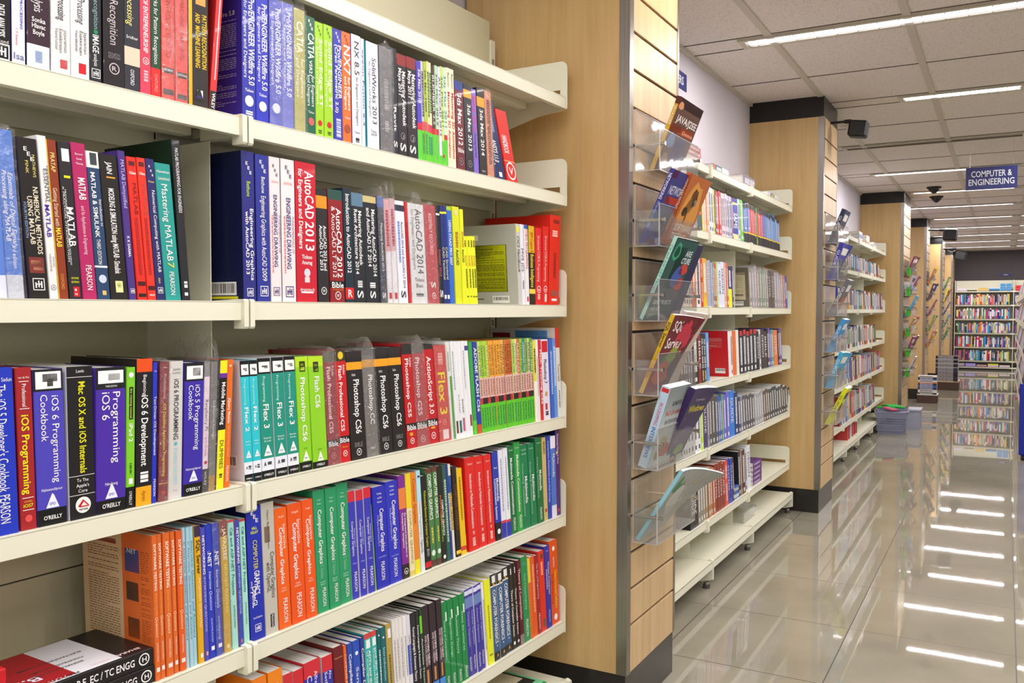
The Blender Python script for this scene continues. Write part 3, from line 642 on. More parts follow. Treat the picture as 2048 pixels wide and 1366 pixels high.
 (977, 990, 180, 'd88c6c', 'd|.1|.85|.5|.5|8a4430', {'wrap': .01}), (994, 1014, 193, '1c2c5c', 'vb|ANSYS 11.0|.5|.78|.4|.4|w;d|.2|.4|.5|.3|8a98c0;p|.9|.96|.4|.7|w', {'dx': -28}), (1016, 1037, 216, 'd82c24', 'vb|HANDBOOK|.35|.6|.4|.45|w;ring|.84|.85|w|V;p|.7|.71|0|1|e8c080', {'dx': -26, 'W': .15}),
]
NAVI = 'eee|.07|.62|w;box|.94|.62|w'
R2 = [
 (-60, 17, 253, '5c80d0', 'b|.86|1|d8dcec;v|Digital Signal|.3|.8|.6|.3|dfe6f8'), (17.5, 52, 255, '4a78cc', 'b|.86|1|c8ccd8;vi|Essentials of Digital Signal|.25|.68|.68|.28|w;vi|Processing using MATLAB|.24|.66|.32|.28|w;v|3rd edition|.68|.82|.6|.25|w', {'wrap': .008}),
 (60, 100, 272, '24201e', 'v|MATHEWS|.1|.24|.75|.15|e8d870;v|FINK|.14|.22|.4|.15|e8d870;eee|.08|.5|w;vb|NUMERICAL METHODS|.3|.72|.72|.25|e8dcc0;vb|USING MATLAB|.36|.66|.4|.25|e8dcc0;v|FOURTH EDITION|.4|.62|.14|.14|8fb0e0;p|.74|.84|.1|.85|7c3430;p|.76|.79|.2|.7|d89070;p|.8|.82|.3|.8|d89070;box|.91|.6|w', {'side': '2c2240'}),
 (101, 119.5, 269, 'e8e6e4', 'vb|MATLAB|.42|.62|.5|.5|4a2c9c;v|ESSENTIAL|.2|.41|.6|.42|555555;d|.18|.4|.85|.12|888888;v|HAHN|.74|.8|.75|.2|777777;v|VALENTINE|.72|.83|.4|.2|777777;ring|.93|.6|888888|A'),
 (120, 141, 277, '8c3a20', 'p|0|1|0|.08|e0c020;vb|PRATAP|.08|.2|.5|.42|e8d080;v|Getting Started with|.3|.54|.5|.42|e8d8b0;vb|MATLAB|.55|.67|.5|.5|f0e040;v|OXFORD|.84|.94|.5|.3|e8a050'),
 (142, 167, 282, '2c2a2c', 'p|.04|.12|.25|.85|w;vb|MATLAB|.41|.66|.55|.55|w;v|A PRACTICAL INTRODUCTION|.28|.76|.15|.13|w;v|PROGRAMMING AND PROBLEM SOLVING|.3|.78|.3|.12|w;p|.21|.225|.3|.8|y;h|SECOND|.865|.6|.15|y;h|EDITION|.89|.6|.15|y;p|.92|.985|.3|.8|r;hb|B|.94|.18|.18|w;hb|H|.968|.18|.18|w'),
 (168, 197, 283, 'b02860', 'h|Bernard|.07|.5|.13|w;h|Good|.1|.35|.13|w;h|Thomas|.13|.5|.13|w;vb|MATLAB|.22|.36|.55|.48|w;v|and Its Applications in Engineering|.4|.71|.5|.26|f0c8d8;v|PEARSON|.78|.94|.55|.4|w', {'side': '7c2c8c'}),
 (198, 224, 300, '2c4468', 'b|0|.11|e8e6e4;p|.01|.09|.3|.8|40464c;vb|MATLAB & SIMULINK|.14|.58|.4|.34|w;v|Introduction to|.32|.5|.82|.22|w;v|THIRD EDITION|.59|.76|.42|.3|w;b|.77|.783|w;disc|.86|.6|c8d4e8;p|.94|.97|.4|.7|d8b870'),
 (225, 260, 306, '26221e', 'vb|JAIN|.05|.13|.5|.3|w;vb|MODELING & SIMULATION using MATLAB - Simulink|.23|.82|.5|.32|w;p|.15|.16|.3|.8|e0a030;p|.87|.95|.3|.72|e8e4a0;ring|.9|.24|6a8a30|i'),
 (260.5, 275, 300, '4a3480', 'v|MATLAB Demystified|.06|.38|.5|.5|c8c0e8;vb|K K SARMA|.57|.71|.5|.35|w;box|.94|.6|w'), (277, 296, 312, 'dc3024', 'p|.03|.06|.2|.8|5a2020;hb|Gilat|.11|.7|.25|w;v|MATLAB|.18|.4|.6|.42|8a1c1c;d|.42|.82|.5|.3|b02420;p|.87|.9|.1|.9|4a1818;p|.955|.98|.1|.9|2c2020'),
 (297, 314, 314, 'e03828', 'p|.03|.06|.2|.8|5a2020;hb|Gilat|.11|.7|.25|w;v|MATLAB|.18|.4|.6|.42|c05048;d|.42|.82|.5|.3|b02420;p|.9|.93|.1|.9|4a1818;hb|WILEY|.965|.7|.18|w'),
 (314.5, 332, 316, '2c2c64', 'eee|.06|.5|w;h|Moler|.16|.7|.2|e8d060;v|Numerical Computing with MATLAB|.22|.8|.6|.36|w;v|siam|.84|.88|.5|.3|e8d060;box|.93|.6|w'), (333, 364, 324, '2c9890', 'h|Hanselman|.06|.8|.15|w;h|Littlefield|.11|.7|.15|w;v|Mastering MATLAB|.15|.71|.5|.4|w;v|7|.72|.76|.5|.4|e8e040;v|PEARSON|.79|.96|.5|.3|w', {'side': '2c3c8c'}),
 (365.5, 382, 278, '26262a', 'v|MATLAB PROGRAMMING FOR ENGINEERS|.05|.45|.5|.4|w;d|.88|.92|.5|.4|w;p|.95|.97|.3|.7|w', {'side': '16301e', 'W': .19, 'cov': 'lines|.4|.1|.16|.22|3|w', 'lab': 'taller than the others around it'}),
 (488.5, 514, 300, '2a2c7c', 'eee|.09|.5|w;v|Bethune|.2|.3|.5|.3|b8e030;vb|Engineering Graphics|.38|.86|.72|.26|w;vb|with AutoCAD 2013|.4|.82|.35|.26|w;box|.94|.5|w', {'side': '171c44', 'W': .2, 'cov': 'tb|Engineering Graphics|.95|.45|.12|.012|w;tb|with AutoCAD 2013|.9|.5|.2|.012|w;lines|.95|.5|.3|.7|20|dfe2f0;code|.62|.1|.87|.96;p|.9|.08|.968|.985|e8e020', 'hard': True}),
 (516, 542.5, 307, '2c3490', 'eee|.06|.5|w;v|Bethune|.15|.26|.55|.28|w;v|Engineering Graphics with AutoCAD|.28|.76|.55|.36|w;v|2009|.77|.86|.55|.36|w;box|.93|.6|w', {'hard': True}),
 (544.5, 566, 312, 'ecdcdc', 'eee|.07|.5|2c2c64;vb|ENGINEERING DRAWING|.26|.76|.5|.34|3c3c7c;v|FUNDAMENTALS OF|.4|.66|.85|.16|6c6c9c;d|.4|.8|.2|.1|d08080;h|EDITION|.17|.6|.14|d06060;box|.93|.6|3c3c7c'),
 (567, 594, 316, 'ecdede', 'eee|.07|.5|2c2c64;vb|ENGINEERING DRAWING|.27|.77|.5|.32|3c3c7c;v|FUNDAMENTALS OF|.4|.66|.82|.16|6c6c9c;d|.4|.8|.2|.1|d08080;h|EDITION|.17|.6|.14|d06060;box|.93|.6|3c3c7c', {'side': 'a8a4ac'}),
 (595.5, 636.5, 321, 'c41c30', 'vb|AutoCAD|.06|.4|.66|.42|w;vb|2013|.42|.63|.66|.42|w;vb|for Engineers and Designers|.05|.62|.24|.2|w;hb|Tickoo|.675|.5|.14|w;hb|Anurag|.715|.5|.14|w;disc|.79|.3|d8d0d8;p|.82|.86|.38|.62|f0d0d0;h|dreamtech|.91|.7|.12|w;p|.925|.937|.2|.8|w'),
 (639.5, 661.5, 376, '2a2628', 'b|.06|.17|e89020;vb|AutoCAD 2013 and|.32|.72|.7|.28|w;vb|AutoCAD LT 2013|.32|.72|.35|.28|w;ring|.9|.5|w|W'), (663, 692, 377, '8c1c20', 'b|0|.09|2a4c44;vb|AutoCAD 2012|.16|.78|.68|.34|w;v|& AutoCAD LT 2012|.15|.78|.32|.26|w;b|.81|.87|1c1a1c;hb|Bible|.845|.8|.28|w;h|Professional|.885|.7|.1|e88030;ring|.94|.4|w|W'),
 (693, 710, 375, '1c2c38', 'vb|Introduction to AutoCAD 2012|.05|.74|.5|.45|w;b|.87|.97|d02424;hb|R|.92|.5|.6|w'), (710.5, 734, 384, '24262c', 'b|0|.12|5a7c94;vb|Mastering Autodesk|.16|.66|.68|.28|w;vb|Revit Architecture 2014|.15|.74|.32|.28|w;d|.8|.86|.5|.4|w;vb|S|.89|.96|.5|.5|w'),
 (735, 762, 390, '24262c', 'b|0|.06|c8b880;vb|Mastering AutoCAD 2014|.12|.75|.72|.26|w;vb|and AutoCAD LT 2014|.11|.66|.36|.26|w;d|.81|.86|.5|.4|w;vb|S|.89|.96|.5|.4|w'), (763, 776, 392, '283040', 'b|0|.1|3c5ca4;v|Mastering AutoCAD 2012|.25|.7|.5|.3|w;vb|S|.9|.96|.5|.5|w', {'wrap': .02}),
 (777.5, 788, 398, 'd8a0a8', 'b|.5|1|e0dce4;d|.1|.45|.5|.5|b03040;p|.9|.96|.3|.8|r', {'wrap': .035}), (788.5, 799, 396, 'd0a8b0', 'b|.5|1|e4e0e4;d|.1|.45|.5|.5|b03040;p|.9|.96|.3|.8|r', {'wrap': .035}), (800, 818.5, 400, 'e4e6f0', 'b|.04|.1|2c3444;v|AutoCAD 2014 and AutoCAD LT 2014|.2|.85|.65|.24|2c3440;d|.2|.6|.3|.2|6c8cd0;vb|S|.88|.95|.5|.5|333333'),
 (821, 826, 403, 'c82c30', 'd|.2|.8|.5|.4|902020'), (826.5, 857, 405, 'dcdcde', 'v|AutoCAD 2014|.05|.7|.62|.4|444448;v|for Engineers and Designers|.06|.66|.25|.2|88888c;h|Tickoo|.76|.6|.15|444444;h|Bhatt|.82|.45|.15|444444;d|.9|.93|.5|.5|555555', {'wrap': .03}),
 (858, 880.5, 408, 'b83040', 'v|ASSEMBLY REQUIRED|.08|.5|.5|.28|f0c8cc;vb|S|.78|.84|.5|.4|w;ring|.92|.35|w|W', {'wrap': .008}), (882, 889, 410, '1c1c20', 'b|.08|.1|w;v|Inventor 2010|.45|.72|.5|.6|e06060;vb|S|.86|.94|.5|.8|w'), (889.2, 896, 411, '223070', 'b|.06|.08|y;v|CAD Technical|.42|.75|.5|.6|e8e8a0;p|.91|.95|.2|.8|w'), (896.2, 903, 411, '22307c', 'b|.06|.08|y;v|CAD Structural|.42|.75|.5|.6|e8e8a0;p|.91|.95|.2|.8|w'), (903.2, 912.5, 412, '3468c8', 'b|0|.04|a8cc30;vb|USING STAAD PRO 2007|.14|.6|.5|.5|w'),
 (914, 927, 412, 'd8dc28', 'disc|.06|.5|d8d8a0;vb|BEGINNING|.26|.42|.5|.4|b02820;vb|AutoCAD|.44|.6|.5|.42|2c2c10'), (927.5, 934, 418, 'e4e824', 'vb|ADVANCED|.23|.4|.5|.6|c86820;vb|AutoCAD|.42|.56|.5|.6|2c2c10')]
for i in range(4): R2.append((934.5+6*i, 940.3+6*i, 472, 'e8ec24', 'd|.06|.16|.5|.4|5a5c10;v|AutoCAD|.28|.44|.5|.6|c04820;d|.48|.76|.5|.4|5a5c10;d|.88|.9|.5|.5|5a5c10'))
R2 += [(1040, 1046.5, 447, 'c8c6c0', 'p|.03|.1|.1|.9|e8ec24;vi|CICS Handbook|.15|.6|.5|.7|1c1c1c', {'side': 'b4b3ac', 'W': .2, 'cov': 'p|.97|.66|.12|.19|w;p|.99|.18|.25|.84|1c1c1c;p|.985|.19|.254|.836|e4e820;tb|CICS Handbook|.8|.4|.31|.008|2c2c10;lines|.93|.22|.33|.8|32|4a4c14;code|.45|.16|.89|.98;p|.9|.6|.925|.935|2c2c2c', 'lab': 'showing a yellow text panel'}),
 (1047, 1053, 448, 'e4e4ea', 'v|MVS JCL|.3|.6|.5|.7|444454;d|.7|.8|.5|.4|777777'), (1053.3, 1060, 449, 'e8e4e4', 'b|0|.05|2c5cb0;v|COBOL PROGRAMMING|.05|.55|.5|.6|c82828;p|.9|.96|.3|.7|r'),
 (1060.5, 1072, 451, '2c2420', 'b|0|.34|d8b020;vb|Business Intelligence|.36|.78|.5|.55|e8d040;v|IBM Cognos 8|.08|.33|.5|.5|c82818;b|.8|.86|e8d050'), (1072.7, 1085, 455, 'd82828', 'v|Structured COBOL Programming|.1|.7|.5|.4|f0c0c0;ring|.8|.6|w|e;d|.86|.93|.5|.4|f0c0c0'), (1086, 1097.5, 452, 'd82424', 'v|Structured COBOL Programming|.12|.7|.5|.4|f0c0c0;ring|.8|.6|w|e;p|.86|.96|.4|.75|e8d0d0'),
 (1098.5, 1119, 429, 'dc281c', 'p|.05|.09|.3|.85|8a2020;d|.17|.24|.45|.5|f4c0b0;d|.42|.7|.5|.2|8a2020;p|.84|.9|.2|.8|9a5048;d|.93|.96|.5|.5|w', {'W': .24, 'lab': 'taller than its neighbours'})]
def flexs(n): return f'b|0|.13|k;p|.03|.115|.08|.92|f4f4f0;ring|.07|.45|555555|;v|Programming|.15|.36|.42|.2|c8f0ec;vb|Flex {n}|.38|.58|.5|.42|w;h|Kazoun|.66|.55|.12|e0f4f0;h|& Lott|.685|.5|.12|e0f4f0;tri|.77|.62|f0f4f0;b|.83|.93|e6eaf2;hb|A|.875|.2|.25|k|.25;d|.86|.89|.6|.3|444444;b|.93|1|k;hb|O\'REILLY|.965|.75|.13|w'.replace('ring|.07|.45|555555|;', 'p|.06|.075|.3|.75|555555;p|.075|.085|.5|.8|555555;')
PS = lambda t_, y: f'b|0|.06|2a2624;b|.1|.17|f0a020;h|Adobe|.215|.25|.12|w|.4;vb|{t_}|.26|{y}|.55|.36|w;h|BIBLE|.86|.5|.2|8c8c8c;ring|.93|.32|w|W'
R3 = [
 (-30, 39.5, 738, '2438b8', 'v|The iOS 5 Developer\'s Cookbook|.1|.74|.62|.3|w;v|PEARSON|.76|.93|.62|.3|w;h|Sadun|.07|.3|.12|w|.8'), (44, 77, 736, 'a02428', 'h|van de Put|.06|.7|.12|w;p|.083|.087|.2|.8|w;v|Professional|.1|.24|.5|.26|w;p|.25|.254|.2|.8|w;vb|iOS Programming|.29|.78|.5|.46|e8e020;p|.8|.804|.15|.85|w;h|COVERS|.825|.5|.1|e8d040;hb|iOS7|.85|.6|.2|e8e020;p|.875|.879|.15|.85|w;disc|.93|.45|dc5050;p|.93|.945|.35|.65|5a1010'),
 (78.5, 137.6, 740, '4c44b4', 'b|0|.14|1c1b1d;p|.015|.125|.06|.92|f4f4f2;p|.03|.08|.3|.8|555555;p|.06|.11|.45|.65|444444;v|iOS 6 Programming|.17|.73|.7|.24|w;v|Cookbook|.16|.46|.32|.24|w;h|Nahavandipour|.77|.72|.09|w;tri|.85|.45|e8ecf4;b|.895|1|k;hb|O\'REILLY|.95|.62|.13|w', {'lab': 'with an animal panel at its head'}),
 (141.5, 193, 734, '1c1a1b', 'h|Levin|.03|.3|.12|w;b|.068|.071|w;vb|Mac OS X and iOS Internals|.1|.7|.55|.26|e8e020;b|.715|.718|w;h|To The|.745|.45|.12|w;h|Apple\'s|.78|.5|.12|w;h|Core|.815|.35|.12|w;b|.84|.843|w;wrox|.91|.6|w', {'side': 'e8e8e8'}),
 (194, 253, 736, '4a2ca0', 'b|0|.15|1c1b1d;p|.022|.11|.06|.92|f4f4f2;p|.045|.09|.4|.8|4a4444;h|THIRD EDITION|.13|.4|.06|w;v|Programming|.17|.66|.68|.25|w;v|iOS 6|.17|.36|.32|.27|w;h|Neuburg|.8|.42|.09|w;tri|.86|.42|e8ecf4;b|.91|1|k;hb|O\'REILLY|.95|.62|.13|w', {'lab': 'with a bird panel at its head'}),
 (254, 272, 735, '7cc82c', 'disc|.055|.55|w;b|.14|.37|7cc82c;p|.14|.37|.3|.75|1c1b1d;v|the missing manual|.15|.36|.52|.22|e0f060;vb|iPad 2|.4|.53|.5|.42|w;d|.68|.76|.5|.2|3c6c1c;p|.79|.83|.3|.75|w;b|.85|1|k;v|O\'REILLY|.88|.98|.5|.3|w'),
 (273, 304.5, 718, '1c1a1b', 'b|0|.09|e0501c;v|Beginning|.11|.25|.5|.22|w;vb|iOS 6 Development|.25|.73|.5|.42|w;d|.77|.84|.5|.5|w;b|.87|1|e8a41c;v|Apress|.9|.97|.5|.25|8c5c10', {'side': '2a2422', 'W': .19}),
 (305, 315, 725, '2838b8', 'v|Test-Driven iOS Development|.24|.66|.5|.5|w;v|PEARSON|.83|.95|.5|.45|w;h|Lee|.06|.5|.3|w'), (318, 337, 724, '7c1c24', 'h|Alessi|.04|.4|.12|w;v|Professional|.09|.26|.5|.28|e0b0b0;v|iOS Database Application Programming|.3|.82|.5|.32|e8d040;b|.87|.875|d0a040;disc|.94|.4|c03030', {'wrap': .005}),
 (338, 366, 723, 'cfcdc8', 'h|NAPIER|.06|.55|.12|777777;h|KUMAR|.085|.55|.12|777777;vb|iOS 6 PROGRAMMING|.13|.57|.5|.34|4a4848;disc|.6|.22|50b0c0;v|PUSHING THE LIMITS|.63|.9|.5|.28|9cd0d8;h|Wrox|.94|.3|.1|777777'), (367, 405.5, 726, '3c2ca0', 'b|0|.14|1c1b1d;p|.025|.125|.08|.92|f4f4f2;p|.04|.1|.4|.8|3a3a3a;v|iOS 5 Programming|.17|.66|.66|.25|w;v|Cookbook|.17|.43|.32|.25|w;h|Nahavandipour|.8|.8|.1|w;tri|.86|.45|e8ecf4;b|.91|1|k;hb|O\'REILLY|.955|.75|.14|w'),
 (406, 418, 728, 'e8d8e4', 'b|0|.1|8a8884;v|Raspberry Pi|.28|.52|.5|.5|5a4a60;v|User Guide|.55|.72|.5|.42|d060a0;disc|.77|.5|r;b|.82|1|2a2628;v|WILEY|.84|.95|.5|.4|c8c8c8', {'wrap': .012}), (418.5, 431, 724, '6c6a68', 'v|Development Essentials|.3|.6|.5|.4|c8c8c8;b|.88|1|a8803c', {'wrap': .045}),
 (433, 448, 721, '1c1a1c', 'b|0|.1|e8e024;b|.1|.135|6c2ca0;vb|Mobile Marketing|.17|.5|.5|.5|w;b|.54|1|eee824;v|DUMMIES|.62|.84|.5|.5|4a4a20;d|.88|.91|.5|.4|4a4a20', {'dx': 9}), (449, 462, 719, 'e06c24', 'disc|.05|.3|f8d8c0;vb|jQuery Mobile|.3|.5|.5|.36|w;v|DEVELOP AND DESIGN|.52|.76|.5|.24|f0b080;v|PEARSON|.83|.95|.5|.36|w', {'dx': 8}),
 (492, 509.3, 722, '30c0cc', flexs(2), {'side': 'dcdce4', 'W': .19, 'cov': 'lines|.9|.2|.1|.7|26|b8b8c0;code|.5|.1|.78|.88', 'lab': 'showing its white back cover'}), (509.6, 526, 721, '30c0cc', flexs(2)), (527, 553, 717, '20907c', flexs(3), {'side': 'e8e8ec'}), (554, 577.5, 715, '20907c', flexs(3), {'side': 'e8e8ec'}), (578.6, 600.5, 713, '20907c', flexs(3), {'side': 'e8e8ec'}),
 (601.5, 626.5, 714, '8ccc28', 'b|0|.09|b4dc24;p|.04|.13|.3|.75|2a3410;p|.06|.08|.4|.65|c0e040;p|.09|.12|.35|.7|c0e040;vb|Photoshop CS6|.18|.74|.5|.36|w;h|Snider|.8|.3|.08|4a6c10;tri|.875|.55|f0f8e0;b|.92|1|k;hb|O\'REILLY|.96|.65|.12|w'), (627.5, 657, 713, '8ccc28', 'b|0|.09|b4dc24;p|.05|.14|.3|.65|2a3410;p|.07|.09|.37|.58|c0e040;p|.1|.13|.35|.6|c0e040;vb|Flash CS6|.18|.46|.5|.32|w;h|Grover|.83|.3|.08|4a6c10;tri|.9|.42|f0f8e0;b|.94|1|k;hb|O\'REILLY|.968|.55|.11|w'),
 (658, 681, 702, '8c2430', 'b|0|.1|5a5448;vb|Flash Professional CS5|.14|.72|.4|.32|e8c8c8;v|Adobe|.13|.22|.75|.2|e8c8c8;b|.78|.84|2c282c;hb|Bible|.815|.8|.3|e8e8e8;ring|.92|.4|d08888|W', {'wrap': .01}), (682, 703.6, 700, 'c01c20', 'b|0|.1|3a3420;disc|.05|.5|e0c030;vb|Flash Professional CS5|.14|.72|.4|.32|w;v|Adobe|.13|.22|.75|.2|w;b|.765|.83|1c1a1c;hb|Bible|.8|.85|.32|w;h|Platinum|.86|.5|.12|e8a030;ring|.92|.4|w|W'),
 (704.5, 735.4, 703, '221e1c', PS('Photoshop CS6', .76)), (736, 760, 698, '6e6a66', 'b|0|.06|5a5856;b|.1|.17|c8943c;vb|Photoshop CC|.24|.7|.6|.34|w;h|WILEY|.92|.4|.12|w', {'wrap': .028}), (760.5, 788.5, 697, '221e1c', PS('Photoshop CS6', .76)), (789, 814.5, 695, '221e1c', PS('Photoshop CS6', .76)),
 (816, 835.5, 688, 'b81c20', 'b|0|.1|2c2826;vb|Photoshop CS5|.14|.7|.42|.34|w;v|Adobe|.13|.22|.78|.2|w;b|.76|.82|1c1a1c;hb|Bible|.8|.9|.34|w;p|.85|.88|.3|.6|e8a030;ring|.93|.4|w|W'), (836, 858.5, 686, 'a83840', 'b|0|.1|5a5854;vb|Photoshop CS5|.14|.7|.42|.34|e8d0d0;b|.76|.82|2c2a2c;hb|Bible|.8|.8|.34|w;ring|.93|.4|e0c0c0|W', {'wrap': .02}),
 (859.5, 880, 689, 'b81c20', 'b|0|.05|2c2826;vb|ActionScript 3.0|.12|.7|.5|.4|w;b|.75|.82|1c1a1c;hb|Bible|.79|.85|.34|w;d|.83|.85|.5|.4|e8a030;ring|.92|.42|w|W', {'side': '2c2624'}), (881, 904, 691, 'c83838', 'vb|Flex 3|.28|.72|.5|.6|e8d820;d|.08|.2|.5|.4|e8a0a0;ring|.8|.3|e8a0a0|W;p|.88|.98|.3|.8|e8d8d8', {'wrap': .02}),
 (905, 913, 684, 'd8dcd8', 'p|.35|1|.5|1|5c9c4c;p|.1|.3|.2|.7|b0b4a0'), (914, 920, 683, 'e6e8ea', 'd|.1|.5|.5|.3|9aa0a8;p|.82|.95|.2|.8|6c3030'), (920.3, 927.5, 683, 'e6e8ea', 'v|IN A FLASH|.55|.74|.5|.3|444444;p|.82|.95|.2|.8|2c6c64'), (928, 935, 683, 'e8e9ec', 'd|.6|.75|.5|.3|888888;p|.8|.94|.2|.8|c06080'), (935.3, 942, 682, 'e8e9ec', 'd|.1|.5|.5|.3|a8acb4'), (942.3, 949, 682, 'e8e8ea', 'b|.05|.1|4a3c8c;p|.78|.9|.3|.8|8a3830'),
 (949.7, 957, 684, '3a9c48', 'b|.85|1|5cc82c'), (957.3, 966, 684, '2c3c9c', 'vb|ADOBE FLASH CS6|.06|.76|.5|.6|w;b|.9|1|c85030')]
thin = [('c4dc70', '5a2c8c'), ('9cc83c', '2c6c3c'), ('b4d43c', '4a7c2c'), ('a8c83c', 'w')] + [('e8a43c', '6c5420')]*5 + [('e0b464', '6c5420'), ('c87434', '5a3418'), ('c8642c', '5a3418'), ('c46430', '5a3418'), ('b8d464', '3c6c2c'), ('d8dca0', '2c7c5c'), ('e4643c', 'w'), ('9cbc4c', '2c5c2c'), ('2c8c94', 'w'), ('8cb43c', '2c4c7c'), ('c8cc94', '6c2c5c'), ('5c9c3c', 'w')]
x = 967.0
for i, (c, tc_) in enumerate(thin):
    w_ = (1071.5-967)/len(thin)
    R3.append((x, x+w_-.2, 683-i*.35, c, f'b|.4|.62|e0b8b0;b|.62|.69|{"2c2024" if i%3 else "c82c38"};b|.69|1|5cc428;v|{["IN EASY STEPS","LEARNING CS5","DREAMWEAVER CS6","FLASH CS5"][i%4]}|.05|.38|.5|.6|{tc_};d|.42|.6|.5|.5|a87068;d|.73|.95|.5|.35|1c7c5c')); x += w_
R3 += [(1072, 1077.5, 681, 'e0d84c', 'b|.5|1|f0ece0;d|.1|.4|.5|.5|6c4c20'), (1078, 1083.2, 680, 'ece8e8', 'd|.2|.7|.5|.3|b0a0a8'), (1083.5, 1088.5, 680, 'cc2c34', 'vb|Flash Training CS6|.12|.8|.5|.6|w'), (1089, 1103, 679, 'e4dcec', 'p|.02|.16|.1|.9|cc2030;vb|Photoshop 7|.25|.55|.5|.4|2c2c5c;disc|.68|.35|c8a060;p|.8|.88|.3|.6|c03030;d|.9|.95|.5|.4|333333'),
 (1104, 1110, 678, '3c64c4', 'd|.15|.7|.5|.4|c0d0f0'), (1110.3, 1116.5, 677, '5c94dc', 'd|.1|.6|.5|.4|e0e8f8', {'side': '2c3c8c'}), (1117.3, 1125, 656, 'dcdcda', 'b|0|.22|c82c28;v|Tutorials|.4|.6|.5|.5|444444;d|.7|.9|.5|.3|888888', {'dx': -7, 'side': 'd8cfc8', 'W': .235, 'cov': 'p|.62|.12|.03|.3|5c94c8;lines|.6|.14|.04|.28|10|2c5c94;p|.98|.7|.06|.16|8c2430;tb|HOW to USE|.95|.73|.125|.008|f0e8e0', 'lab': 'standing taller, blue panel cover'})]
CG = 'h|Angel|.07|.45|.13|f8d8c0;v|Interactive|.14|.34|.72|.24|f8e8d8;vb|Computer Graphics|.16|.63|.45|.3|w;h|Fifth|.665|.3|.1|f8d8c0;h|Edition|.685|.45|.1|f8d8c0' + pear(.75, .95, .55, .34)
CC = 'h|Hearn|.08|.3|.1|c0e8d0;h|Baker|.11|.35|.1|c0e8d0;vb|Computer Graphics|.16|.6|.5|.32|w;v|C Version|.61|.72|.5|.26|90c8a8;h|Second|.75|.4|.1|c0e8d0;h|Edition|.77|.4|.1|c0e8d0' + pear(.8, .95, .6, .3)
C3 = 'b|0|.1|d02838;v|Interactive|.35|.52|.72|.22|c0c0f0;v|Computer Graphics|.28|.6|.42|.3|w;h|Fifth|.67|.5|.14|c0c0f0' + pear(.75, .93, .55, .4)
ST = 'vb|SOFTWARE TESTING|.06|.38|.5|.42|fff0e0;v|Interview|.4|.55|.5|.4|f0a040;vi|Questions|.56|.7|.5|.45|f8d8b0;v|SHIVPRASAD KOIRALA|.74|.87|.5|.3|f8d8c0;p|.91|.94|.2|.8|f0e0d8'
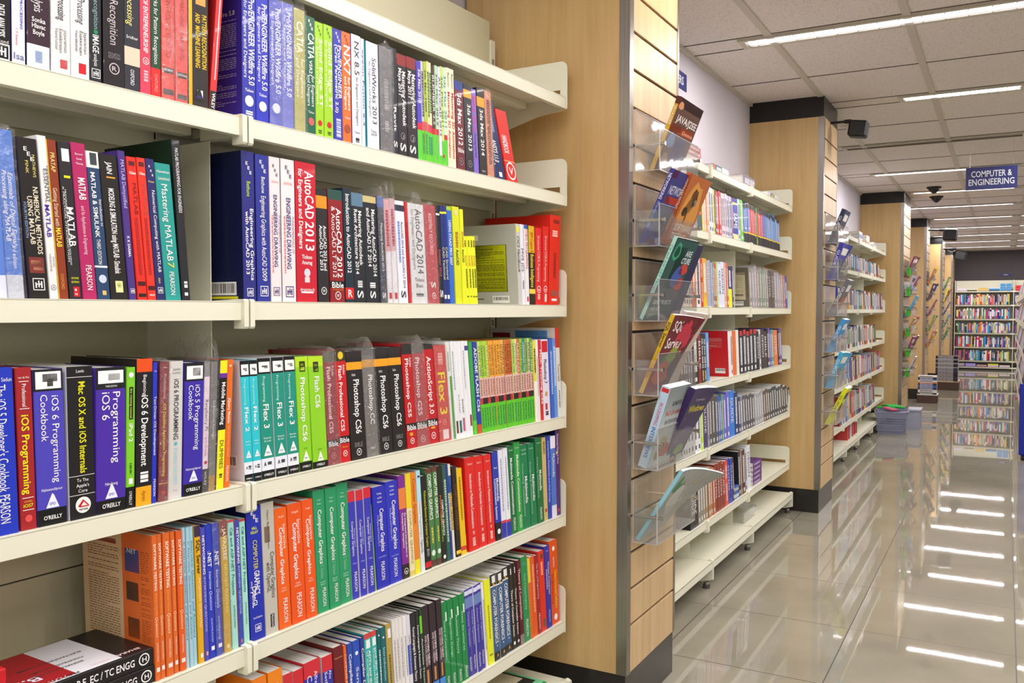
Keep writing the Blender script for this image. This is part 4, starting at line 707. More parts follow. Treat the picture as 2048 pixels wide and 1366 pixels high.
R4 = [
 (313, 324, 1072, 'd8682c', ST, {'side': 'd4b484', 'W': .2, 'cov': 'p|1|.42|0|1|d9bd92;p|.42|0|0|1|dc6c30;p|.98|.5|.0|.05|d9bd92;tb|SOFTWARE TESTING|1.02|.52|.055|.010|2c2420;p|.95|.5|.075|.11|b84038;lines|.92|.47|.13|.95|46|7a5c40;p|.38|.18|.12|.28|3c5ca4;p|.37|.2|.35|.48|4a4438;p|.36|.2|.6|.74|384438;lines|.16|.04|.12|.75|40|a04c20;t|.NET|.36|.22|.15|.008|w', 'lab': 'showing its tan and orange back cover'}), (324.7, 334.5, 1070, 'd8682c', ST), (335.5, 349.5, 1067, 'd8682c', ST), (351, 360.5, 1064, 'd8682c', ST), (362, 374.5, 1063, 'dc5c24', ST),
 (375, 382, 1056, 'a8ccd8', 'vi|C Interview Questions and Answers|.1|.8|.5|.5|3c6c8c'), (382.3, 389, 1055, 'a8ccd8', 'vi|C Interview Questions and Answers|.1|.8|.5|.5|3c6c8c'), (389.3, 397.5, 1054, 'a0ccdc', 'vi|Interview Questions and Answers|.1|.8|.5|.45|3c6c8c'),
 (399, 410.5, 1053, 'dca820', 'b|0|.08|3c2c4c;vb|SQL Server|.1|.35|.5|.6|1c1a10;v|INTERVIEW QUESTIONS|.38|.74|.5|.4|f4e4b0;p|.93|.96|.3|.7|w'), (411, 420.3, 1056, '4c4cb4', 'vb|NETWORKING|.06|.35|.5|.5|w;v|INTERVIEW QUESTIONS|.37|.78|.5|.4|c0c4f0;p|.93|.96|.3|.7|e0a0a0'),
 (421, 434, 1050, '2c3cb4', 'hb|.NET|.2|.1|.1|w;vb|.NET|.2|.32|.5|.55|w;vi|Interview Questions|.35|.64|.5|.38|d0d8f8;v|SHIVPRASAD|.7|.88|.5|.24|c0c8f0;p|.91|.94|.3|.8|e8e8f0'), (435, 449, 1048, '2c3cb4', 'vb|.NET|.2|.32|.5|.55|w;vi|Interview Questions|.35|.64|.5|.38|d0d8f8;v|SHIVPRASAD|.7|.88|.5|.24|c0c8f0;p|.91|.94|.3|.8|e8e8f0', {'wrap': .005}), (451, 465, 1042, 'c8a030', 'b|0|.12|8c3c34;vb|JAVA/J2EE|.06|.3|.5|.45|f4e8d0;v|INTERVIEW QUESTIONS|.33|.7|.5|.36|f4e080;p|.94|.97|.3|.7|e8d8a0', {'wrap': .005}),
 (467, 479.5, 1041, 'a0d8cc', 'b|0|.02|c84848;vb|C# and ASP.NET Projects|.06|.58|.5|.42|2c7c84;v|SHIVPRASAD KOIRALA|.66|.84|.5|.26|444444'), (480, 489.3, 1041, '3c4cac', 'vb|NETWORKING|.06|.34|.5|.5|w;v|INTERVIEW QUESTIONS|.36|.74|.5|.4|c0d0f4;p|.94|.97|.3|.7|c06060', {'side': 'c84848'}), (489.7, 501, 1039, 'a4dccc', 'b|0|.02|c84848;vb|C# and ASP.NET Projects|.06|.58|.5|.42|2c7c84;v|SHIVPRASAD KOIRALA|.66|.84|.5|.26|444444'),
 (503, 533, 1017, '2430a8', 'eee|.06|.5|w;hb|HILL|.16|.35|.14|e0e840;hb|KELLEY|.19|.5|.14|e0e840;v|COMPUTER|.25|.47|.5|.28|e8e020;vb|GRAPHICS|.48|.66|.55|.34|w;v|using|.55|.6|.2|.12|w;vb|OpenGL|.59|.75|.35|.32|w;h|2nd Edition|.83|.6|.1|w;box|.91|.4|w', {'side': '141c5c', 'W': .19}), (533.7, 560, 1008, 'bcb8ac', 'v|Hearn Baker Carithers|.06|.35|.5|.16|555555;v|Computer Graphics|.38|.73|.72|.3|3a3a3c;v|with OpenGL|.45|.68|.4|.3|3a3a3c;p|.18|.3|.2|.6|7c6450;p|.85|.95|.4|.68|1c1a1c;v|PEARSON|.855|.945|.54|.14|w'),
 (561, 585.5, 1019, 'e8601c', CG), (586.4, 614.5, 1010, 'e4541a', CG), (615, 637, 1002, 'e8561c', CG),
 (638, 661.3, 983, '2c9460', CC), (661.7, 683.5, 978, '2c9460', CC), (684.5, 707.5, 969, '2c9460', CC),
 (708, 721.5, 984, '3a3ab0', C3, {'side': 'e8e8f0'}), (723.5, 737, 981, '3a3ab0', C3, {'side': 'e8e8f0'}), (738.7, 752.5, 976, '3a3ab0', C3, {'side': 'e8e8f0'}), (753, 755.5, 1010, '8cc030'),
 (756, 781.5, 976, '2c30b0', 'h|Foley|.07|.35|.1|w;h|van Dam|.11|.35|.1|w;h|Feiner|.15|.35|.1|w;vb|Computer Graphics|.22|.64|.6|.3|w;v|Principles and Practice in C|.28|.58|.3|.14|c0c0f0;h|Second Edition|.69|.6|.07|c0c0f0' + pear(.74, .92, .5, .28)), (782.6, 806.5, 965, '3036b8', 'h|Foley|.05|.35|.1|w;h|van Dam|.09|.35|.1|w;h|Feiner|.13|.35|.1|w;vb|Computer Graphics|.19|.67|.6|.3|w;v|Principles and Practice in C|.26|.58|.3|.14|c0c0f0;h|Second Edition|.73|.6|.07|c0c0f0' + pear(.76, .94, .5, .28)),
 (807.5, 821, 953, '7c2c90', 'b|.12|.32|e08040;b|.86|1|2a2426;vb|An Integrated Introduction to|.36|.8|.72|.22|w;vb|Computer Graphics|.36|.7|.35|.22|w;ring|.93|.6|w|e'), (821.6, 832, 948, 'd8c468', 'b|.34|.95|e8dcb0;b|0|.34|e8cc30;v|COMPUTER GRAPHICS|.36|.88|.5|.45|a08840'), (832.3, 842.5, 946, 'e0842c', 'b|.86|1|e8e030;v|Computer Graphics|.06|.5|.5|.5|b04c18'), (843.5, 852, 942, 'b0dcec', 'b|.3|1|d8e0e0;p|.05|.07|.3|.8|2c4c2c;v|Computer Programming in|.3|.66|.5|.4|8aa0a0;v|OpenGL|.68|.82|.5|.5|333333'),
 (852.7, 864.5, 953, '201e1c', 'v|Mathematical Elements for Computer Graphics|.16|.76|.5|.36|e0dc30;b|.92|.98|c82028;d|.78|.86|.5|.4|gy'), (865, 875.8, 938, '4c7c48', 'b|0|.05|6c3c30;vb|COMPUTER GRAPHICS|.06|.52|.5|.6|e8f0e0;d|.6|.76|.5|.3|d0c850;disc|.86|.7|d8e8d8;b|.93|1|5a3c34'), (876.3, 885.3, 934, '4c7c48', 'b|0|.05|6c3c30;vb|COMPUTER GRAPHICS|.06|.52|.5|.6|e8f0e0;d|.6|.76|.5|.3|d0c850;disc|.86|.7|d8e8d8;b|.93|1|5a3c34'),
 (885.8, 895.7, 933, '26241e', 'vb|COMPUTER GRAPHICS|.35|.72|.65|.35|w;v|PRINCIPLES|.3|.6|.3|.35|e06c30;v|and ALGORITHMS|.5|.78|.3|.35|90c850;disc|.94|.5|w'), (896, 903, 931, '2c5c50', 'd|.15|.8|.5|.5|b0c8b0', {'side': '4c7c68'}), (903.3, 908, 930, '2c3c84', 'd|.3|.7|.5|.5|c0c8e0'), (908.3, 914, 929, 'e0dcd0', 'b|.12|.3|2c5c9c;b|.3|.7|e8c840;v|COMPUTER GRAPHICS|.2|.7|.5|.6|2c3c7c'), (915, 924, 933, '2c2420', 'vb|COMPUTER GRAPHICS|.2|.7|.5|.5|7c4c30;b|.93|.97|e8c838'), (924.5, 935, 938, 'e8bc1c', 'd|.1|.6|.5|.3|a07c10;b|.9|.95|d04830'),
 (940, 959, 917, 'd82420', 'h|Gibson|.07|.5|.14|f4c0b8;v|Introduction to Multimedia Communications|.18|.76|.5|.28|w;h|W|.81|.2|.25|w;d|.86|.95|.5|.3|f4c0b8', {'cov': 'code|.3|.06|.82|.94', 'side': 'd02018'}), (959.7, 976.5, 914, 'd82420', 'h|Gibson|.07|.5|.14|f4c0b8;v|Introduction to Multimedia Communications|.18|.76|.5|.28|w;h|W|.81|.2|.25|w;d|.86|.95|.5|.3|f4c0b8'), (977, 992, 911, 'd82420', 'h|Gibson|.07|.5|.14|f4c0b8;v|Introduction to Multimedia Communications|.18|.76|.5|.28|w;h|W|.81|.2|.25|w;d|.86|.95|.5|.3|f4c0b8'),
 (993, 1005, 905, '2c3ca8', 'b|.8|1|1c1a1e;vb|Multimedia|.3|.56|.68|.35|w;vb|Communication Systems|.3|.76|.3|.3|w;h|Rao|.18|.5|.16|w;disc|.9|.5|w', {'side': '141424', 'W': .19}), (1005.7, 1015, 901, 'e4e4ee', 'b|.83|1|3038a8;b|.8|.83|c83858;d|.1|.7|.5|.3|a8a8c0'), (1015.7, 1024, 897, 'e8e8ee', 'b|.84|1|3038a8;b|.81|.84|c83858;d|.1|.7|.5|.3|a8a8c0'),
 (1024.4, 1036.3, 893, '1c6c3c', 'h|Halsall|.05|.6|.14|c0e0c8;vb|Multimedia Communications|.14|.78|.5|.36|w;v|PEARSON|.82|.96|.55|.4|w'), (1037, 1049, 886, '2c9c40', 'h|Halsall|.06|.6|.14|c0e0c8;vb|Multimedia Communications|.14|.78|.5|.36|w;v|PEARSON|.82|.96|.55|.4|w'),
 (1049.5, 1063.7, 891, '1c7c50', 'h|Steinmetz|.06|.6|.12|c0e8d0;h|Nahrstedt|.11|.6|.12|c0e8d0;v|Computing, Communications|.22|.85|.25|.2|b0e0c0;vb|Multimedia|.38|.7|.62|.34|w'), (1064.5, 1076.9, 888, '1c7c50', 'h|Steinmetz|.06|.6|.12|c0e8d0;v|Computing, Communications|.22|.85|.25|.2|b0e0c0;vb|Multimedia|.38|.7|.62|.34|w'), (1077.5, 1090, 877, '1c7040', 'h|Steinmetz|.06|.6|.12|c0e8d0;v|Computing, Communications|.22|.7|.25|.2|b0e0c0;vb|Multimedia|.38|.62|.62|.34|w;v|PEARSON|.82|.96|.5|.3|w'),
 (1090.8, 1098.5, 876, 'cbb474', 'd|.05|.2|.5|.4|8c7434;disc|.88|.5|c04030'), (1099, 1105, 873, '2c44b0', 'v|Computers, Multimedia and Web Design|.06|.8|.5|.5|d0dcf8'), (1105.3, 1114.7, 873, '4c74cc', 'b|0|.15|e8e8f4;b|.85|1|e0e0f0;v|Multimedia|.22|.5|.5|.5|w'), (1115.2, 1123.5, 857, '4c2470', 'v|Multimedia Making It Work|.05|.4|.5|.5|e0d0f0;p|.25|.28|.1|.4|e8e040;p|.92|.96|.3|.7|c04050', {'side': '1c2050', 'W': .2})]
CF = 'b|0|.13|2c2c30;p|.02|.1|.25|.8|e8e6e0;disc|.12|.3|e0a830;b|.13|.145|e8e8ee;vb|COMPUTER FORENSICS|.18|.8|.5|.48|w;b|.9|1|2a2c30;tri|.94|.3|e0a040;disc|.83|.15|w'
THRY = 'vb|Theory of Computer Science|.3|.85|.5|.4|w;p|.05|.12|.4|.6|w;disc|.93|.5|e8e8e8'
VC = 'h|K|.05|.01|.01|w;vb|SWITCHING THEORY|.3|.62|.72|.26|w;vb|AND LOGIC DESIGN|.3|.62|.38|.26|e8c0c8;p|.66|.8|.3|.6|c08858;b|.82|1|4c8cd8'
R5 = [
 (505, 535, 1362, 'e87c1c', ''), (536, 565, 1347, 'e8841c', 'v|GRAPH THEORY|.1|.6|.5|.5|w'), (568, 587, 1351, 'c83038', '', {'side': 'e8e8e8'}), (588, 608, 1344, 'cc2c34', '', {'side': 'e8e8e8'}), (608.5, 641, 1329, 'cc2c38', 'b|.14|1|3030a4;v|Alfred V Aho|.1|.4|.7|.2|w;v|Compilers|.12|.5|.3|.3|w'), (645, 666, 1316, 'cc2c38', 'b|.14|1|3030a4;v|Aho|.14|.22|.7|.25|w;v|Sethi|.14|.28|.3|.25|w', {'side': 'e8e8f0'}),
 (666.5, 686, 1297, '6c1c20', 'h|Machine|.1|.8|.12|d8b060;v|Design|.4|.7|.5|.3|d8b060', {'side': '7c2420'}), (687, 693, 1292, 'e0602c', 'v|COMPILER DESIGN|.08|.5|.5|.6|f8d0b0'), (694, 704.6, 1289, '2c48a4', 'vb|Compiler Design|.1|.6|.5|.5|w'), (705.6, 720, 1284, '2c50b4', 'disc|.12|.4|w;v|Santanu|.25|.6|.5|.35|w'), (721.5, 728.7, 1277, '2c3c8c', 'vb|Compiler Design|.1|.6|.5|.6|w'), (729, 742.5, 1270, '3cb0a8', 'b|0|.05|d04444;p|.06|.14|.2|.8|e8f0ee;vb|ADTs and the Theory|.16|.7|.65|.3|w;v|of Computation|.16|.6|.3|.26|w'), (743, 754, 1264, '3cb0a8', 'b|0|.05|d04444;p|.06|.14|.2|.8|e8f0ee;vb|and the Theory of|.16|.7|.65|.3|w;v|Computation|.16|.6|.3|.26|w'),
 (754.4, 761, 1260, '1c5c60', 'd|.2|.7|.5|.4|c0e0e0;disc|.06|.4|w'), (761.5, 772, 1257, '1c6468', 'disc|.1|.3|w;v|Introduction to the|.2|.7|.5|.4|c0e0e0'), (772.3, 782.7, 1250, 'b49c50', 'p|.05|.14|.3|.9|e8e8e0;d|.3|.7|.5|.3|6c5c20'),
 (783.5, 790.5, 1240, 'e0dcd8', 'd|.2|.6|.5|.3|a8a0a0'), (790.8, 798, 1238, 'e4e0dc', 'd|.2|.6|.5|.3|a8a0a0'), (798.3, 805.5, 1236, 'e4e0dc', 'd|.2|.6|.5|.3|a8a0a0'), (805.8, 813, 1233, 'e8e4e0', 'd|.2|.6|.5|.3|a8a0a0'), (813.3, 820.5, 1232, 'd8d8e4', 'b|.3|.6|3c5cc0;d|.2|.6|.5|.3|a8a0a0'),
 (821, 831.5, 1228, '2c2630', 'vb|Formal Languages & Automata Theory|.15|.7|.5|.4|w;d|.8|.92|.5|.3|w'), (832, 838, 1223, '2c2c30', 'vb|Formal Languages & Automata Theory|.15|.7|.5|.5|w'), (838.5, 843.2, 1219, '244428', 'b|.07|.25|6cc830;v|Automata Theory|.3|.8|.5|.6|w'), (843.5, 857, 1215, '33262e', VC), (858, 871, 1209, '33262e', VC), (871.5, 882.5, 1201, '33262e', VC)]
R5 += [(883+11.7*i, 894.3+11.7*i, 1207-5.6*i, '1c8444', 'p|.12|.22|.6|.85|d8e8d8;v|%s|.2|.65|.4|.3|c8f0d4;v|PEARSON|.84|.97|.5|.36|w' % s) for i, s in enumerate(['Theory of Computation', 'Algorithm Design', 'Automata Theory', 'Data Structures'])]
R5 += [(930+8.2*i, 937.8+8.2*i, 1181-4.2*i, '3c3498', 'b|.02|.07|d8d8ec;b|.1|.22|6c84bc;v|Computer Organization|.26|.66|.6|.35|c8c8f0;v|PEARSON|.78|.94|.5|.4|w', {'side': 'e4e4f0'}) for i in range(4)]
R5 += [(963, 967, 1166, 'e8e6ea', 'd|.2|.8|.5|.4|a0a0a8'), (968, 979, 1162, 'e4e824', 'd|.3|.7|.5|.2|9c9c30;p|.88|.9|.2|.8|8c8c20'),
 (980, 991.8, 1151, '3c5c84', CF, {'side': 'e6e2da', 'W': .2, 'cov': 'tb|COMPUTER FORENSICS|.92|.2|.08|.011|2c2420'}), (992.5, 1004.3, 1146, '3c5c84', CF, {'side': 'e6e2da'}), (1005, 1017, 1138, '3c5c84', CF, {'side': 'e6e2da'}),
 (1017.5, 1025.7, 1131, '2c2420', THRY), (1026.3, 1033, 1127, '2c2420', THRY), (1033.4, 1041, 1122, '5c1c24', 'vb|Theory of Computation|.1|.7|.5|.5|e8c8c8;b|.88|1|8c7c78'), (1041.7, 1054, 1116, '2c8c50', 'h|Brady|.08|.5|.2|60c0d0;v|The Art of Computer Programming|.2|.62|.5|.3|a0e0c0;v|PEARSON|.74|.94|.5|.4|w'), (1054.5, 1059.5, 1118, 'e0cc40', 'b|.3|1|e06430'),
 (1060, 1069, 1115, 'e05c24', 'd|.1|.7|.5|.3|f4b088'), (1069.5, 1076, 1112, '9c2830', 'v|The Art of Programming|.1|.55|.5|.5|e8c0c0;v|PEARSON|.74|.94|.5|.4|w'), (1076.5, 1087.5, 1104, 'dc3424', 'p|.04|.1|.4|.8|6c4430;d|.14|.3|.5|.3|f4b8a0;p|.85|.95|.4|.8|6c5c50'), (1088, 1098.3, 1094, '3430a0', 'h|A Dix|.06|.5|.16|c0c0f0;v|Human-Computer|.2|.6|.68|.32|w;v|Interaction|.28|.52|.3|.32|w;v|PEARSON|.78|.93|.5|.3|c0c0f0'), (1099, 1115, 1084, 'e0541c', 'disc|.1|.3|w;v|Jacobson|.2|.32|.5|.2|w;vb|Object-Oriented Software|.36|.82|.65|.32|e8c020;v|Engineering|.4|.75|.3|.3|c82c18;disc|.92|.4|w', {'W': .21})]
fill(NB, ZS[1], R1, [(0, -2), (486, -1.5), (700, -3.5), (900, -6), (1040, -10)], 'top book row', 'books on the nearest unit, top book row')
fill(NB, ZS[2], R2, [(0, -27), (60, -28), (382, -23), (488, -6), (590, -5), (740, -9), (850, -11), (940, -7), (1040, -7), (1098, 4)], 'second book row', 'books on the nearest unit, second book row')
fill(NB, ZS[3], R3, [(0, -15), (78, -11), (141, -8), (194, -1), (273, 2.5), (367, 4), (430, 7), (492, -11), (600, -11), (740, -13), (816, -14), (900, -14), (960, -12), (1060, -7), (1125, -6)], 'third book row', 'books on the nearest unit, third book row')
fill(NB, ZS[4], R4, [(313, -9.5), (500, -11), (561, -12), (760, -11), (900, -12), (960, -11), (1060, -9), (1120, -3)], 'fourth book row', 'books on the nearest unit, fourth book row')
fill(NB, ZS[5], R5, [(500, -12), (780, -12), (980, -11), (1060, -9), (1110, -6)], 'fifth book row', 'books on the nearest unit, fifth book row', topx=True, W=.17)

# ---------------------------------------------------------------- books of the second unit (between the first two pillars)
def rowof(tokens, tops, leans=((1350, -2), (1600, -3)), **k):
    out = []; x = None
    for tk in tokens.split():
        if tk.startswith('@'): x = float(tk[1:]); continue
        a = tk.split(':'); w = float(a[1]); n_ = int(a[2]) if len(a) > 2 and a[2] else 1; st = (a[3] if len(a) > 3 else 'a') or 'a'
        for i in range(n_):
            c, _, sd = a[0].partition('/')
            ink = 'e8e4e0' if sum(lin(c)) < 1.5 else '4a3c48'
            up_ = rnd.uniform(-3, 3) if st != 'u' else 0
            sp = {'a': f'd|.12|.75|.5|.42|{ink};p|.86|.94|.3|.7|{ink}', 'u': f'd|.2|.7|.5|.4|{ink}', 'n': '', 'q': 'b|.0|.12|1c1b22;b|.76|1|1c1b22;b|.72|.76|e8c030;d|.16|.7|.5|.3|dfe4f0', 'r': 'b|0|.1|1c1b22;p|.0|.11|.2|.9|c82028;d|.16|.8|.5|.5|d8d8d8;p|.86|.95|.3|.7|e8e8e8',
                  't': f'b|.8|1|e8b820;d|.1|.7|.5|.5|{ink}', 'y': f'b|.55|1|e8ec24;d|.1|.5|.5|.5|{ink}', 's': 'b|.86|1|f0d8a0;b|.1|.14|e8e020;vb|SAMS|.35|.72|.5|.7|w', 'c': 'b|.62|.68|c83030;vb|COMPILER|.06|.5|.5|.6|w', 'Q': 'vb|SQL Server 2008 R2|.1|.7|.5|.55|w;d|.75|.95|.5|.5|d8b870', 'v': 'vb|VISUAL|.1|.4|.5|.5|w;d|.5|.9|.5|.4|e8d0c0', 'k': f'v|{rnd.choice(["DESIGN","SYSTEMS","GUIDE","BIBLE"])}|.15|.7|.5|.55|{ink}'}[st]
            yt = float(np.interp(x, [t_[0] for t_ in tops], [t_[1] for t_ in tops])) + up_
            op = {'wrap': .012} if len(a) > 4 and a[4] == 'w' else {}
            if sd: op['side'] = sd; op['cov'] = {'cc2028': 'lines|.85|.2|.15|.4|12|e8c0b8;code|.45|.12|.82|.93;p|.99|.9|.0|1|e8d8d8', '5a5038': 'p|.95|.12|.12|.8|cfc49a;p|.95|.12|.12|.18|8c2c28;p|.9|.2|.66|.71|8c2c28;lines|.85|.2|.22|.62|14|6c6448;code|.5|.2|.84|.95'}.get(sd, '')
            if len(a) > 4 and a[4] == 'L': op['dx'] = -6
            out.append((x, x+w-.25, yt, c, sp, op)); x += w
    return out
B2g = 'books on the second unit, {}'
U2 = ', second shelving'
def row2(i, tokens, tops, **k):
    fill(B2, ZS[i], rowof(tokens, tops), [(1350, -2), (1400, -3.5), (1600, -2.5)], ROWN[i], B2g.format(ROWN[i]), W=.17, unit=U2, bulk=7.2)
row2(1, "@1362 dcdce0:4.5:7 8a7c70:1.5 0f3a44:11::c e8d020:4 d8b0a0:4.5 e09850:5 d8dce8:5:2 e0dc40:3:1 5c3c34:3 c83040:4.5 c02c44:4.5 dcc8d0:4:3 b8bcd4:4.5:2 8c3440:3 20309c:9.5::s c0d0e0:4.5 6cc02c:5 2c7c3c:2.5 3c6cc0:3.6:3:q d03024:3.6:4:q 4ca040:2.2 d82c2c:3.6:3:q 4c5cb0:3:2:q 5c8cc8:3:9:q", [(1362, 335), (1414, 367), (1460, 393), (1500, 408), (1528, 423), (1570, 441)])
row2(2, "@1363 e8d8cc:5:3 e8d4c4:4:2 d86a30:8::u e8dcd4:9 b83828:5::v e0a830:8::t a8a8c0:4:3:k 7c8c7c:3.5 c05038:4 b8d070:3 dce0f0:6:2:k d8a090:4.5 c86848:4 2c3c5c:7::y 4c3c8c:3 @1500 908878/5a5038:6:::w a8a0ac:5:2::w 988c84:5:2::w 48a070:4.5:::w 9c9494:4:2::w 2c2830:6:2:k:w a8a4b8:4.5:4::w d07048:3 2c54b0:5::u", [(1363, 508), (1414, 520), (1467, 531), (1500, 533), (1540, 540), (1566, 552)])
row2(3, "@1363 4c3434:5:3 6c5c70:4:2 2c2420:13 8c2c2c:6::k 26262c:5:2:Q 5c9cd8:6::u @1459 f0e0e4/cc2028:4.5::n e8e4e4:4 e0702c:7::n e8e2dc:6::n 26242c:7.5::r 30303a:6.8:4:r 26242a:5::k dcd8e0:4 383438:6:2:k 2c2c34:3 6c5cb0:3:2 4c9c88:4.5 e07850:8::k 26242c:3 5c50a8:5", [(1363, 668), (1440, 664), (1480, 662), (1555, 658)])
row2(4, "@1362 dcdce0:5:3 e4e4e8:6.5:4 b0d840:6.5:1 4c3c6c:7::k 888890:4:1::w 34343c:6:3::w 2c5cb0:4:2 6c9c50:3 6c6cc8:6:2 3a7cd8:9.5::k 2c3c6c:7:1 34446c/d8dce0:5.2:1 8c8c98/e0e0e0:5 54545c/d0d0d8:4.6:5 a0a0a8/e8e8e8:4.4:4 5c4c48/d8d8d8:4.4:3 2c4454/e0e0e0:4.4:5 24343c/e8e8e8:4.3:4", [(1362, 800), (1410, 796), (1448, 790), (1462, 782), (1466, 780), (1478, 795), (1520, 785), (1560, 772)])
row2(5, "@1382 1c1a1c:16:1:k 8c8478:5:3 9c7c58:5:2 b8683c:4.5:2 8c3424:5:4:k dc4c38:6::v 2c44a8:4.5:2:k 4c2c2c:3 @1479 2c2c30:4.5 8c7868:3 5c2c24:6 ccd0d8:4 e4e4ec:7::k", [(1382, 968), (1400, 950), (1440, 928), (1465, 918), (1479, 905), (1500, 888)])

# flat piles and loose things on the shelves
def flat(pl, a, z, L_, t, W, col, lab, spec='', side=None, o=-.015, wrap=0, grp=None, yaw=0, cov='', bulk=False):
    """a book lying down, spine to the aisle; a = its right hand end along the shelf"""
    P = pl.pt(a, o, z)
    return make_book(P, -pl.a+yaw, t, L_, W, 0, col, spec, side, wrap, cov, lab, grp, rx=math.pi/2, bulk=bulk)
def stackon(pl, a, z, items, lab, **k):
    for i, (t, col, spec) in enumerate(items):
        pos = 'lowest' if i == 0 else 'topmost' if i == len(items)-1 else ordn(i+1)
        flat(pl, a+rnd.uniform(-.004, .004), z, k.get('L', .22), t-.0006, k.get('W', .17), col, lab.replace('POS', pos), spec, o=k.get('o', -.015), wrap=k.get('wrap', 0) if i == len(items)-1 else 0, cov=k.get('cov', '') if i == len(items)-1 else '', grp=k.get('grp'), bulk=k.get('bulk', False)); z += t
ex4 = "vb|TEST PAPER  4TH SEM. B.E. EC / TC ENGG|.02|.88|.5|.36|w;ring|.945|.01|w"
sA = NB.at(305, ZS[4]+.0005, -.02)
# exam paper books in the fourth row, lying by the orange books
for i in range(2):
    tt = .031
    lab = ['lower', 'upper'][i]+' thick black exam-paper book lying flat left of the orange books'
    r_ = flat(NB, sA-.004*i, ZS[4]+.0004+tt*i, .26, tt-.0008, .165, '201d1e', lab, 'vb|PAPER  4TH SEM. B.E. EC / TC ENGG|.08|.86|.5|.4|w', o=-.012, grp='black exam-paper books lying flat')
    a = MB()
    # emblem on the spine end and the printed upper cover
    n = 16; cy, cz, R_ = tt*.5, .018, .0105
    for k in range(n): a.face([(.0007, cy+q*math.cos(2*math.pi*j/n), cz+q*math.sin(2*math.pi*j/n)) for q, j in ((R_*.8, k), (R_, k), (R_, k+1), (R_*.8, k+1))], lin('w'))
    put_text(a, 'H', (.0007, cy-R_*.4, cz+R_*.35), (0, 0, -1), (0, 1, 0), R_*.8, R_*.8, lin('w'), True)
    if i == 1:
        y = tt+.0001; W_, L_ = .165, .26
        R2_ = lambda u0, u1, f0, f1, c, e=.0: a.face([(-W_*u0, y+e, L_*f0), (-W_*u1, y+e, L_*f0), (-W_*u1, y+e, L_*f1), (-W_*u0, y+e, L_*f1)], lin(c))
        R2_(.02, .98, .22, .78, 'dfe0e6'); R2_(.05, .98, .52, .97, 'a82028', .0002)
        for s, x_, z_, ln, hh, c in (('BHARAT SERIES', .12, .06, .09, .008, 'f0d8d8'), ('PREVIOUS EXAM PAPERS SOLVED', .08, .5, .16, .0075, '1c1a1c'), ('B.E.', .3, .68, .05, .02, 'e8e4f4'), ('EXAM SCANNER', .12, .8, .13, .018, 'e8e030'), ('FOR IV SEMESTER', .08, .58, .12, .009, 'f0d8d8'), ('ELECTRONICS & COMM.', .55, .3, .11, .006, '444444'), ('CONTROL SYSTEMS', .4, .34, .09, .006, '444444'), ('SIGNALS & SYSTEMS', .3, .38, .09, .006, '444444')):
            put_text(a, s, (-W_*x_, y+.0004, L_*z_+.0), (0, 0, 1), (1, 0, 0), ln, hh, lin(c), True)
    a.build('emblem' if i == 0 else 'cover_print', M['ink'], r_)
for i in range(4):
    flat(NB, NB.at(8, ZS[4]+.1, -.02), ZS[4]+.0004+.028*i, .2, .027, .16, 'c82028', f'{ordn(4-i)} down of the red books lying flat at the frame edge, fourth book row', 'b|.0|.08|e8a030', grp='red books lying flat')
# top shelf of the second unit
a0 = B2.at(1410, ZS[0])
for i in range(3): flat(B2, a0-.01*i, ZS[0]+.0005+.022*i, .24, .0212, .17, ['d0a8a8', 'c87878', 'c84848'][i], f'{["lowest","middle","topmost"][i]} pinkish book in the wrapped pile on top of second shelving', 'd|.1|.9|.5|.4|f0e0e0', wrap=.01 if i == 2 else 0, grp='wrapped pink pile')
flat(B2, B2.at(1463, ZS[0]), ZS[0]+.0005, .26, .032, .18, '2c5c6c', 'teal and white book lying flat on the top shelf of second shelving', 'b|.0|.12|c85838;b|.55|1|dcdcd8;d|.2|.5|.5|.5|d8e0e0')
flat(B2, B2.at(1515, ZS[0]), ZS[0]+.0005, .24, .055, .18, '7c7088', 'thick purple-grey wrapped volume lying on the top shelf, second shelving', 'd|.1|.5|.5|.5|dcd8e0;p|.55|.9|.2|.8|c8c4cc', wrap=.004)
flat(B2, B2.at(1562, ZS[0]), ZS[0]+.0005, .28, .03, .19, 'd8d4dc', 'white book with blue sticker lying at the right end of top shelf, second shelving', 'p|.25|.6|.1|.9|2c3888;d|.3|.55|.5|.5|d8d060')
# lowest row: two blue boxed books and a purple pile
a0 = B2.at(1487, ZS[5])
stackon(B2, a0, ZS[5]+.0005, [(.034, '2c5ca8', 'd|.05|.9|.5|.5|e0e4f0'), (.036, '2c50a0', 'vb|MASTERING|.15|.8|.5|.5|w')], 'POS blue book lying flat beside the dark books, lowest book row', L=.26, o=-.012, grp='blue books lying flat', cov='p|.95|.05|.05|.95|d8dce8')
a0 = B2.at(1530, ZS[5])
stackon(B2, a0, ZS[5]+.0005, [(.026, '5c3078', 'd|.1|.8|.5|.4|c8a8d8')]*5, 'POS purple book of the flat pile on lowest book row', L=.2, o=-.02, grp='purple books lying flat')
